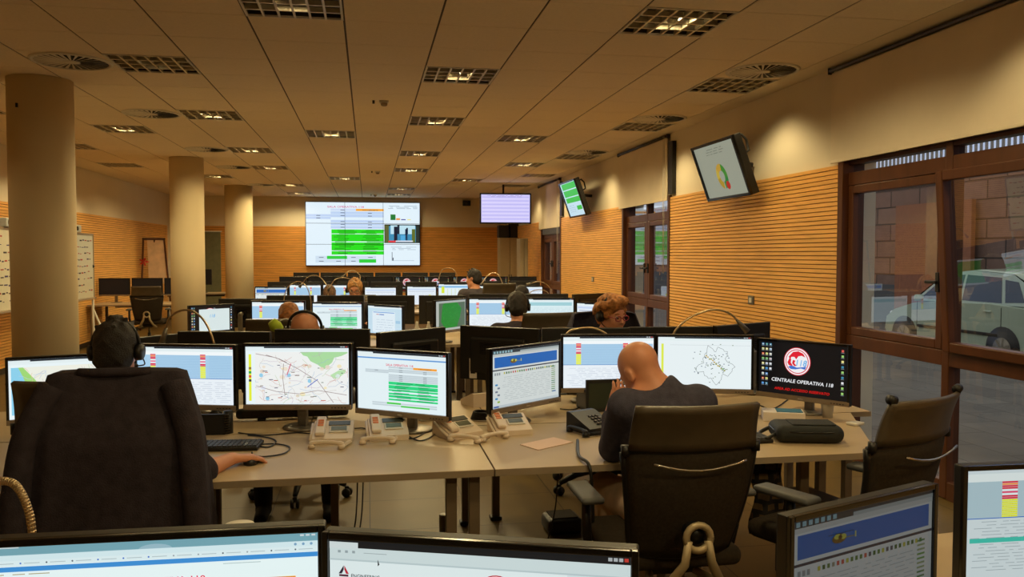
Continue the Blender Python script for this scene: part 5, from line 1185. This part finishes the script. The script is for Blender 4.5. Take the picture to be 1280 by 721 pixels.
# ================================================================ PEOPLE
def V3(*a): return Vector(a)
class SDF:
    def __init__(s, lo, hi, h):
        s.h = h; s.lo = np.array(lo, float); n = np.ceil((np.array(hi)-s.lo)/h).astype(int)+1; s.n = n
        s.F = np.full(n, 1.0, np.float32)
        s.ax = [s.lo[i]+h*np.arange(n[i]) for i in range(3)]
    def _sub(s, lo, hi):
        a = [max(0, int((lo[i]-s.lo[i])/s.h)) for i in range(3)]; b = [min(s.n[i], int((hi[i]-s.lo[i])/s.h)+2) for i in range(3)]
        if any(b[i] <= a[i] for i in range(3)): return None, None
        sl = tuple(slice(a[i], b[i]) for i in range(3))
        G = np.stack(np.meshgrid(*[s.ax[i][sl[i]] for i in range(3)], indexing='ij'), -1); return sl, G
    def _mix(s, sl, d, k, cut):
        A = s.F[sl]
        if cut: d = -d; h = np.clip(.5-.5*(d-A)/k*-1, 0, 1) if False else np.clip(.5+.5*(d-A)/k, 0, 1); s.F[sl] = (A*(1-h)+d*h+k*h*(1-h)).astype(np.float32)
        else: h = np.clip(.5+.5*(A-d)/k, 0, 1); s.F[sl] = (A*(1-h)+d*h-k*h*(1-h)).astype(np.float32)
    def cap(s, a, b, ra, rb=None, k=.02, cut=False, grow=0.0):
        a = np.array(a, float); b = np.array(b, float); rb = ra if rb is None else rb; ra += grow; rb += grow; R = max(ra, rb)+max(k, .02)*1.5+.02
        sl, G = s._sub(np.minimum(a, b)-R, np.maximum(a, b)+R)
        if sl is None: return
        ab = b-a; t = np.clip(((G-a) @ ab)/max(1e-9, ab @ ab), 0, 1); d = np.linalg.norm(G-a-t[..., None]*ab, axis=-1)-(ra+(rb-ra)*t); s._mix(sl, d, k, cut)
    def ell(s, c, rad, R=None, k=.02, cut=False, grow=0.0, noise=0.0, nf=60, seed=0):
        c = np.array(c, float); rad = np.array(rad, float)+grow; M = max(rad)+k*1.5+.03; R = np.eye(3) if R is None else np.array(R)
        sl, G = s._sub(c-M, c+M)
        if sl is None: return
        q = (G-c) @ R.T if False else (G-c) @ R; k0 = np.linalg.norm(q/rad, axis=-1); k1 = np.linalg.norm(q/(rad*rad), axis=-1); d = k0*(k0-1)/np.maximum(k1, 1e-6)
        if noise: d = d+noise*(np.sin(G[..., 0]*nf+seed)*np.sin(G[..., 1]*nf*1.1+seed*2)*np.sin(G[..., 2]*nf*.9+1)+.5*np.sin(G[..., 0]*nf*2.3)*np.sin(G[..., 2]*nf*2.1+seed))
        s._mix(sl, d, k, cut)
    def mesh(s, name, m):
        F, h = s.F, s.h; S = F < 0; n = s.n; c = np.zeros(n-1, np.int8)
        for i in (0, 1):
            for j in (0, 1):
                for k in (0, 1): c += S[i:n[0]-1+i, j:n[1]-1+j, k:n[2]-1+k]
        act = np.argwhere((c > 0) & (c < 8)); idx = -np.ones(n-1, np.int64); idx[tuple(act.T)] = np.arange(len(act))
        P = np.zeros((len(act), 3)); W = np.zeros(len(act))
        for ax in range(3):
            for u in (0, 1):
                for v in (0, 1):
                    o = [0, 0, 0]; q = [a for a in range(3) if a != ax]; o[q[0]] = u; o[q[1]] = v; A = act+o; B = A.copy(); B[:, ax] += 1
                    fa, fb = F[tuple(A.T)], F[tuple(B.T)]; x = (fa < 0) != (fb < 0); t = np.where(x, fa/np.where(x, fa-fb, 1), 0)
                    pt = A.astype(float); pt[:, ax] += t; P[x] += pt[x]; W += x
        P = s.lo+h*P/np.maximum(W, 1)[:, None]; faces = []
        for ax in range(3):
            q = [(ax+1) % 3, (ax+2) % 3]; A = [slice(None)]*3; B = [slice(None)]*3; A[ax] = slice(0, -1); B[ax] = slice(1, None)
            e = np.argwhere(S[tuple(A)] != S[tuple(B)]); e = e[(e[:, q[0]] > 0) & (e[:, q[1]] > 0) & (e[:, q[0]] < n[q[0]]-1) & (e[:, q[1]] < n[q[1]]-1)]
            ins = S[tuple(e.T)]; L = []
            for du, dv in ((1, 1), (0, 1), (0, 0), (1, 0)): t = e.copy(); t[:, q[0]] -= du; t[:, q[1]] -= dv; L.append(idx[tuple(t.T)])
            L = np.stack(L, -1); L[~ins] = L[~ins][:, ::-1]; faces.append(L)
        f = np.concatenate(faces); f = f[(f >= 0).all(1)]
        me = bpy.data.meshes.new(name); me.vertices.add(len(P)); me.vertices.foreach_set('co', P.ravel()); me.loops.add(f.size); me.loops.foreach_set('vertex_index', f.ravel())
        me.polygons.add(len(f)); me.polygons.foreach_set('loop_start', np.arange(0, f.size, 4)); me.polygons.foreach_set('loop_total', np.full(len(f), 4)); me.polygons.foreach_set('use_smooth', np.ones(len(f), bool))
        me.materials.append(m); me.update(); me.validate(); return me
def frame(f, up):
    f = Vector(f).normalized(); up = Vector(up); up = (up-f*up.dot(f)).normalized(); r = f.cross(up); return r, f, up
def head_prims(S, c, f, up, g=0.0, sc=1.0):
    r, f, u = frame(f, up); R = np.array([list(r), list(f), list(u)]).T; c = Vector(c)
    L = lambda x, y, z: c+(r*x+f*y+u*z)*sc
    S.ell(L(0, -.012, .028), (.074*sc, .093*sc, .082*sc), R, .02); S.ell(L(0, .028, -.035), (.058*sc, .066*sc, .082*sc), R, .03)
    S.cap(L(-.02, .062, -.098), L(.02, .062, -.098), .019*sc, k=.03); S.cap(L(-.045, .01, -.07), L(-.02, .06, -.098), .018*sc, k=.02); S.cap(L(.045, .01, -.07), L(.02, .06, -.098), .018*sc, k=.02)
    S.cap(L(-.034, .078, .018), L(.034, .078, .018), .010*sc, k=.012)
    for s_ in (-1, 1): S.ell(L(s_*.031, .094, -.002), (.015*sc, .012*sc, .011*sc), R, .008, cut=True); S.cap(L(s_*.036, .068, -.034), L(s_*.03, .072, -.04), .018*sc, k=.02)
    S.cap(L(0, .084, .005), L(0, .106, -.032), .007*sc, .012*sc, k=.010); S.ell(L(.011, .098, -.035), (.008, .009, .007), R, .006); S.ell(L(-.011, .098, -.035), (.008, .009, .007), R, .006)
    S.cap(L(-.019, .082, -.062), L(.019, .082, -.062), .0075*sc, k=.006); S.cap(L(-.014, .082, -.073), L(.014, .082, -.073), .008*sc, k=.006)
    for s_ in (-1, 1): S.ell(L(s_*.077, -.008, -.008), (.009*sc, .02*sc, .031*sc), R, .008); S.ell(L(s_*.087, -.003, -.004), (.005, .010, .016), R, .005, cut=True)
    return L
def hand(S, w, d, pn, curl=.9, sc=1.0, side=1):
    """w wrist, d direction of the palm, pn the back-of-hand normal, side which way the thumb leaves"""
    d = Vector(d).normalized(); pn = (Vector(pn)-d*Vector(pn).dot(d)).normalized(); x = d.cross(pn)*side; w = Vector(w)
    k0 = w+d*.09*sc
    for t in (-.026, -.009, .009, .026): S.cap(w+x*t*.6, k0+x*t, .014*sc, .012*sc, k=.012)
    for i, (t, L) in enumerate(((.030, .078), (.010, .088), (-.010, .082), (-.029, .064))):
        a = .25; p = k0+x*t; dd = d
        for j, fr in enumerate((.45, .32, .23)):
            a_ = curl*(j+.5)*.5; dd = (d*math.cos(a_)-pn*math.sin(a_)+x*t*1.2).normalized(); q = p+dd*L*fr*sc; S.cap(p, q, (.0092-.0008*j)*sc, (.0085-.0008*j)*sc, k=.004); p = q
    p = w+d*.03+x*.028; q = p+(d*.7+x*.7-pn*.2)*.045*sc; S.cap(p, q, .013, .0105, k=.008); S.cap(q, q+(d*.95+x*.15-pn*.25).normalized()*.034*sc, .0105, .0088, k=.004)
def person(label, hc, hf, hu, bf, pel, sh_z, skin, cloth, trous, hair=None, elbows=None, hands=None, hd=None, res=.012, sleeve=1.0, neck=None, shw=.185, glasses=None, headset=None, curl=False, hsc=1.0, collar=False, spread=.10, hair_len=0.0, grp=None, groupname='operators at the desks'):
    hc = Vector(hc); pel = Vector(pel); bf = Vector((bf[0], bf[1], 0)).normalized(); rt = bf.cross(Vector((0, 0, 1)))
    r_, f_, u_ = frame(hf, hu); nk = Vector(neck) if neck else hc-u_*.15*hsc-f_*.03; shc = nk-Vector((0, 0, .05)); sh_z = sh_z or nk.z-.06
    SH = [Vector((shc.x, shc.y, sh_z))+rt*s_*shw for s_ in (-1, 1)]
    EL = elbows or [SH[i]+rt*s_*.07+bf*.13+Vector((0, 0, -.24)) for i, s_ in enumerate((-1, 1))]
    HW = hands or [Vector((EL[i].x, EL[i].y, .775))+bf*.24-rt*s_*.06 for i, s_ in enumerate((-1, 1))]
    EL = [Vector(e) for e in EL]; HW = [Vector(h) for h in HW]; HD = hd or [(HW[i]-EL[i]).normalized() for i in (0, 1)]
    pts = [hc, pel]+SH+EL+HW+[pel+bf*.55, pel-bf*.15]; lo = [min(p[i] for p in pts)-.26 for i in range(3)]; hi = [max(p[i] for p in pts)+.26 for i in range(3)]; lo[2] = -.01
    def torso(S, g=0.0, k=.05, low=True):
        ch = (Vector((shc.x, shc.y, sh_z))*.68+pel*.32); wa = (shc*.35+pel*.65)
        Rb = np.array([list(rt), list(bf), [0, 0, 1]]).T
        S.ell(ch, (.165, .115, .19), Rb, k, grow=g); S.ell(wa, (.145, .11, .17), Rb, k, grow=g); S.cap(SH[0]+rt*.03, SH[1]-rt*.03, .062, k=.05, grow=g); S.ell(pel, (.165, .13, .12), Rb, k, grow=g)
        S.cap(nk-Vector((0, 0, .05)), nk-Vector((0, 0, .02)), .085, .06, k=.05, grow=g*.5)
    def arms(S, g=0.0, upto=1.0, k=.03):
        for i in (0, 1):
            S.cap(SH[i], EL[i], .056, .042, k=k, grow=g)
            if upto > .05: e = EL[i]+(HW[i]-EL[i])*upto; S.cap(EL[i], e, .041, .041-.015*upto, k=k, grow=g)
    KN = [pel+rt*s_*spread+bf*.43+Vector((0, 0, -.03)) for s_ in (-1, 1)]; AN = [Vector((k.x, k.y, .09))-bf*.02 for k in KN]
    def legp(S, g=0.0, k=.03, feet=True):
        for i, s_ in enumerate((-1, 1)):
            S.cap(pel+rt*s_*.09, KN[i], .085, .058, k=k, grow=g); S.cap(KN[i], AN[i], .056, .038, k=k, grow=g)
            if feet: S.cap(AN[i]-Vector((0, 0, .04)), AN[i]+bf*.16-Vector((0, 0, .055)), .038, .030, k=.02)
    S = SDF(lo, hi, res); L = head_prims(S, hc, hf, hu, sc=hsc)
    S.cap(hc-u_*.05*hsc-f_*.02, nk-Vector((0, 0, .04)), .054, .060, k=.03); torso(S); arms(S); legp(S)
    for i in (0, 1): hand(S, HW[i], HD[i], V3(0, 0, 1) if hd is None else (V3(0, 0, 1) if abs(Vector(HD[i]).z) < .6 else -bf), side=(1 if i == 0 else -1))
    base = Vector((pel.x, pel.y, 0))
    def put(me, nm, par=None, lab=None):
        me.transform(Matrix.Translation(-base)); return link(nm, me, par, lab)
    body = put(S.mesh('person', skin), 'person'); body.location = base; tag(body, label, 'person', grp)
    S = SDF(lo, hi, res); torso(S, .012); arms(S, .012, sleeve)
    if collar: S.cap(nk-Vector((0, 0, .06)), nk+V3(0, .02, .004), .080, .068, k=.03)
    S.cap(L(0, .0, -.06), L(0, .0, .2), .085 if not collar else .07, .2 if not collar else .10, k=.012, cut=True); S.ell(hc, ((.125 if not collar else .112)*hsc,)*3, None, .01 if not collar else .03, cut=True)
    put(S.mesh('sweater', cloth), 'sweater', body)
    S = SDF(lo, hi, res); S.ell(pel, (.165, .13, .12), np.array([list(rt), list(bf), [0, 0, 1]]).T, .05, grow=.016); legp(S, .016, feet=False); S.cap(pel+V3(0, 0, .16), pel+V3(0, 0, .5), .18, .2, k=.02, cut=True); put(S.mesh('trousers', trous), 'trousers', body)
    for i in (0, 1):
        S = SDF([AN[i][j]-.25 for j in range(2)]+[-.005], [AN[i][j]+.25 for j in range(2)]+[.2], .01); S.cap(AN[i]-bf*.03-Vector((0, 0, .045)), AN[i]+bf*.17-Vector((0, 0, .055)), .044, .038, k=.02); S.cap(AN[i]-Vector((0, 0, .04)), AN[i]+Vector((0, 0, .0)), .046, k=.02)
        put(S.mesh('shoe', DARKTR), 'shoe', body)
    if hair:
        hm, style = hair; hr = .006 if res < .01 else .009; R = np.array([list(r_), list(f_), list(u_)]).T; q = [hc[i] for i in range(3)]
        S = SDF([a-.24 for a in q], [a+.24 for a in q], hr); n = .004 if style != 'curly' else .012; nf = 70 if style != 'curly' else 48
        S.ell(L(0, -.014, .036), (.084*hsc, .102*hsc, .09*hsc), R, .01, noise=n, nf=nf, seed=2)
        S.ell(L(0, -.045, -.02), (.078*hsc, .07*hsc, .075*hsc), R, .02, noise=n, nf=nf)
        if style == 'curly':
            rd = random.Random(3)
            for k in range(46):
                a, b = rd.uniform(-2.7, 2.7)-1.57, rd.uniform(-.35, 1.5); d_ = Vector((math.cos(a)*math.cos(b), math.sin(a)*math.cos(b), math.sin(b)))
                if d_.y > .55 and d_.z < .45: continue
                S.ell(L(d_.x*.094, d_.y*.104-.01, d_.z*.096+.02), (rd.uniform(.018, .03),)*3, None, .012, noise=.006, nf=90, seed=k)
            S.ell(L(.0, .055, .10), (.07, .05, .035), R, .02, noise=.008, nf=80)
        if style == 'messy':
            rd = random.Random(5)
            for k in range(26): a = rd.uniform(0, 6.28); b = rd.uniform(.5, 1.5); p0 = L(math.cos(a)*math.cos(b)*.07, math.sin(a)*math.cos(b)*.08, math.sin(b)*.09+.03); S.cap(p0, p0+(p0-hc).normalized()*.018+V3(rd.uniform(-.02, .02), rd.uniform(-.02, .02), .0), .016, .007, k=.008)
        if style != 'curly': S.ell(L(0, .108, -.045), (.078*hsc, .098*hsc, .102*hsc), R, .015, cut=True)
        else: S.ell(L(0, .115, -.035), (.07*hsc, .085*hsc, .095*hsc), R, .008, cut=True)
        S.ell(L(0, .02, -.16), (.09, .09, .07), R, .02, cut=True)
        if style != 'curly':
            for s_ in (-1, 1): S.ell(L(s_*.09, .01, -.03), (.022, .03, .04), R, .01, cut=True)
        put(S.mesh('hair', hm), 'hair', body)
    for s_ in (-1, 1):
        m = MB(); m.T = Matrix.Translation(L(s_*.031, .0815, -.002)-base)
        m.lathe([(.001, -.0105), (.006, -.009), (.0105, 0), (.006, .009), (.001, .0105)], (0, 0, 0), EYEW, 12); e = m.build('eye', body)
        m = MB(); c_ = L(s_*.031, .0915, -.003)-base; m.cyl(c_, c_+f_*.0015, .005, EYEB, n=12); m.build('iris', e)
    if style_brow(hair): 
        for s_ in (-1, 1): m = MB(); m.tube([L(s_*.018, .090, .022)-base, L(s_*.033, .090, .027)-base, L(s_*.05, .078, .021)-base], [.003, .0035, .002], hair[0], 6); m.build('eyebrow', body)
    if glasses:
        m = MB()
        for s_ in (-1, 1):
            m.tube([L(s_*.033+.024*math.cos(a), .104-.004*abs(math.cos(a)), -.004+.016*math.sin(a))-base for a in [2*math.pi*k/16 for k in range(17)]], .0028, glasses, 6, caps=False)
            m.tube([L(s_*.057, .10, .0)-base, L(s_*.08, .05, .002)-base, L(s_*.084, -.01, .0)-base], .0025, glasses, 6)
        m.tube([L(-.01, .108, .0)-base, L(.01, .108, .0)-base], .0025, glasses, 6); m.build('glasses', body)
    if headset:
        m = MB(); m.tube([L(.092*math.cos(a), -.012, .010+.112*math.sin(a))-base for a in [math.pi*k/16 for k in range(17)]], .006, BLACK, 8, flat=1.6)
        for s_ in (-1, 1): m.cyl(L(s_*.083, -.01, -.01)-base, L(s_*.105, -.012, -.012)-base, .036, BLACK, .032, 18)
        m.tube(spline([L(headset*.1, -.005, -.03)-base, L(headset*.095, .05, -.065)-base, L(headset*.05, .10, -.075)-base], 5), .003, BLACK, 6); m.cyl(L(headset*.05, .10, -.075)-base, L(headset*.03, .112, -.073)-base, .008, BLACK, n=10)
        m.build('headset', body)
    return body, L
def style_brow(h): return bool(h)

# 1 operator with the headset, seen from behind
hc = at(146, 437, 3.42)
person('dark-haired person with black headset seen from behind, one bare forearm on the desk', hc, (.03, 1, -.06), (0, .05, 1), (.05, 1), gp(140, 3.33)+V3(0, 0, .56), None, SKIN, JACKETM, DARKTR, (HAIRD, 'messy'),
       elbows=[hc+V3(-.30, .02, -.40), at(250, 590, 3.22)], hands=[hc+V3(-.18, .30, -.43), at(290, 573, 3.40)], hd=[V3(.3, 1, 0), V3(.85, .5, -.10)], res=.0075, sleeve=.12, headset=1, hsc=1.0)
# 2 bald man bending over the desk
hc = at(800, 462, 3.42)
b2, L2 = person('bald person in a dark sweater bending over the desk, left hand at the forehead', hc, (-.28, .72, -.62), (-.42, .45, .80), (-.12, 1), gp(835, 3.44)+V3(0, 0, .55), None, SKINL, NAVY, KHAKI, None,
       elbows=[at(766, 560, 3.50), at(888, 575, 3.42)], hands=[at(763, 519, 3.62), at(860, 548, 3.75)], hd=[V3(.34, -.06, .9), V3(-.5, .8, 0)], res=.0075, sleeve=.92, neck=at(829, 487, 3.37), shw=.172, hsc=1.02, collar=True, grp=None)
# 3 curly-haired woman facing the camera
person('curly auburn-haired person with red glasses looking down over the monitors', at(765, 393, 5.35), (.42, -.90, -.16), (.05, -.15, 1), (.05, -1), gp(752, 5.62)+V3(0, 0, .54), None, SKINL, GREYSH, DARKTR, (HAIRC, 'curly'), res=.012, glasses=REDG, headset=1, hsc=.98)
# 4 shaved head seen over the monitors
person('person with a shaved head and black headband, only the forehead above the monitors', at(381, 413, 5.2), (.02, -.85, -.5), (0, -.5, .85), (0, -1), gp(378, 5.5)+V3(0, 0, .54), None, SKIN, GREYSH, DARKTR, None, res=.012, headset=-1, hsc=1.12, spread=.2)
# 5 ginger hair from behind
person('ginger-haired person in the second row seen from behind, head bent low', at(361, 397, 7.4), (0, .8, -.6), (0, .6, .8), (0, 1), gp(352, 7.2)+V3(0, 0, .54), None, SKIN, GREYSH, DARKTR, (HAIRG, 'short'), res=.014, hsc=1.1)
# 6 dark hair from behind
person('dark-haired person in black seen from behind, left of the grey headrest', at(647, 383, 7.35), (.1, .95, -.2), (0, .2, 1), (0, 1), gp(640, 7.15)+V3(0, 0, .54), None, SKIN, JACKETM, DARKTR, (HAIRD, 'short'), res=.014, headset=-1, hsc=1.08, shw=.2)
# 7 head above it, facing the camera
person('dark-haired person on the far side of the second row with face tipped down', at(652, 369, 10.4), (.1, -.8, -.55), (0, -.5, .85), (0, -1), gp(652, 10.7)+V3(0, 0, .54), None, SKIN, GREYSH, DARKTR, (HAIRD, 'short'), res=.016, headset=1, hsc=1.0)
# 8 operator in profile
person('tall dark-haired person in dark shirt in the third row, face turned left', at(592, 348, 11.9), (-.85, .5, -.1), (0, .1, 1), (-.15, 1), gp(604, 11.95)+V3(0, 0, .58), None, SKIN, GREYSH, DARKTR, (HAIRD, 'messy'), res=.016, hsc=1.08, shw=.2)
# 9 sandy hair with glasses facing the camera
person('sandy-haired person with glasses facing the camera, below the video wall', at(444, 362, 10.2), (-.12, -.97, -.18), (0, -.18, 1), (0, -1), gp(446, 10.6)+V3(0, 0, .54), None, SKINL, GREYSH, DARKTR, (HAIRL, 'messy'), res=.014, glasses=DARKG, headset=1, hsc=1.12)
# 10 brown hair
person('brown-haired person whose crown shows left of the sandy-haired one', at(412, 368, 12.3), (.0, .75, -.6), (0, .6, .75), (0, 1), gp(412, 12.0)+V3(0, 0, .54), None, SKIN, GREYSH, DARKTR, (HAIRB, 'short'), res=.016, hsc=1.12)

# ---------------------------------------------------------------- jacket draped over the operator's chair
def drape(label, cpx, d, zt, half, prof, zbot, mt, rz=0.0, group=None, name='draped_jacket'):
    c = gp(cpx, d); r = thing(name, label, 'jacket', (c.x, c.y, 0), rz, group)
    rows = []
    nz = 26; nu = 48
    for j in range(nz+1):
        t = j/nz; z = zt-(zt-zbot)*t; w0 = np.interp(t, [p_[0] for p_ in prof], [p_[1] for p_ in prof]); dp = .055+.10*min(1, t*3)+.04*t
        row = []
        for i in range(nu+1):
            a = math.pi*(-.08+1.16*i/nu); ca, sa = math.cos(a), math.sin(a)
            fold = 1+.02*t*math.sin(a*9+1.5*t)+.015*t*math.sin(a*17)
            row.append((-w0*math.copysign(abs(ca)**.45, ca)*fold, -dp*abs(sa)**.5*math.copysign(1, sa)*fold-.012*t*math.sin(a*11+3*t), z-.012*(1-abs(sa))*(1-t)))
        rows.append(row)
    top = [[(x*k, y*k, zt+.012*(1-k)) for x, y, z in rows[0]] for k in (.0, .5, .85)]
    m = MB(); m.sheet(top+rows, mt, .008); m.build('cloth', r)
    return r
c_ = gp(138, 3.04)
jk = drape('dark jacket draped over the chair back of the headset operator', 151, 3.0, 1.185, .24, [(0, .232), (.12, .252), (.3, .278), (.6, .302), (1, .325)], .50, JACKETM)
for s_ in (-1, 1):
    m = MB(); m.tube(spline([(s_*.215, -.10, 1.13), (s_*.262, -.15, .98), (s_*.275, -.185, .80), (s_*.29, -.19, .60), (s_*.285, -.18, .50)], 5), [.03]+[.05]*15+[.052]*4+[.045], JACKETM, 12, flat=.7) if False else m.tube(spline([(s_*.20, -.07, 1.14), (s_*.262, -.13, .98), (s_*.285, -.165, .80), (s_*.30, -.18, .60), (s_*.30, -.17, .50)], 5), .045, JACKETM, 12); m.build('sleeve', jk)
m = MB(); m.tube([(-.12+.24*k/10, -.045-.02*math.sin(k/10*3.14), 1.185) for k in range(11)], .016, JACKETM, 10); m.build('collar', jk)
drape('dark jacket hung over the chair of the curly-haired woman', 754, 5.98, 1.19, .26, [(0, .23), (.2, .26), (1, .29)], .70, NAVY, math.pi)
m = MB(); q = at(336, 408, 5.05); m.tube([(0, 0, 0), (.0, .02, .03), (.012, .03, .055)], [.022, .026, .012], mat('lime_green_cloth', (160, 180, 40), .8), 10); 
o = m.build('green_object'); 
bpy.data.objects.remove(o)
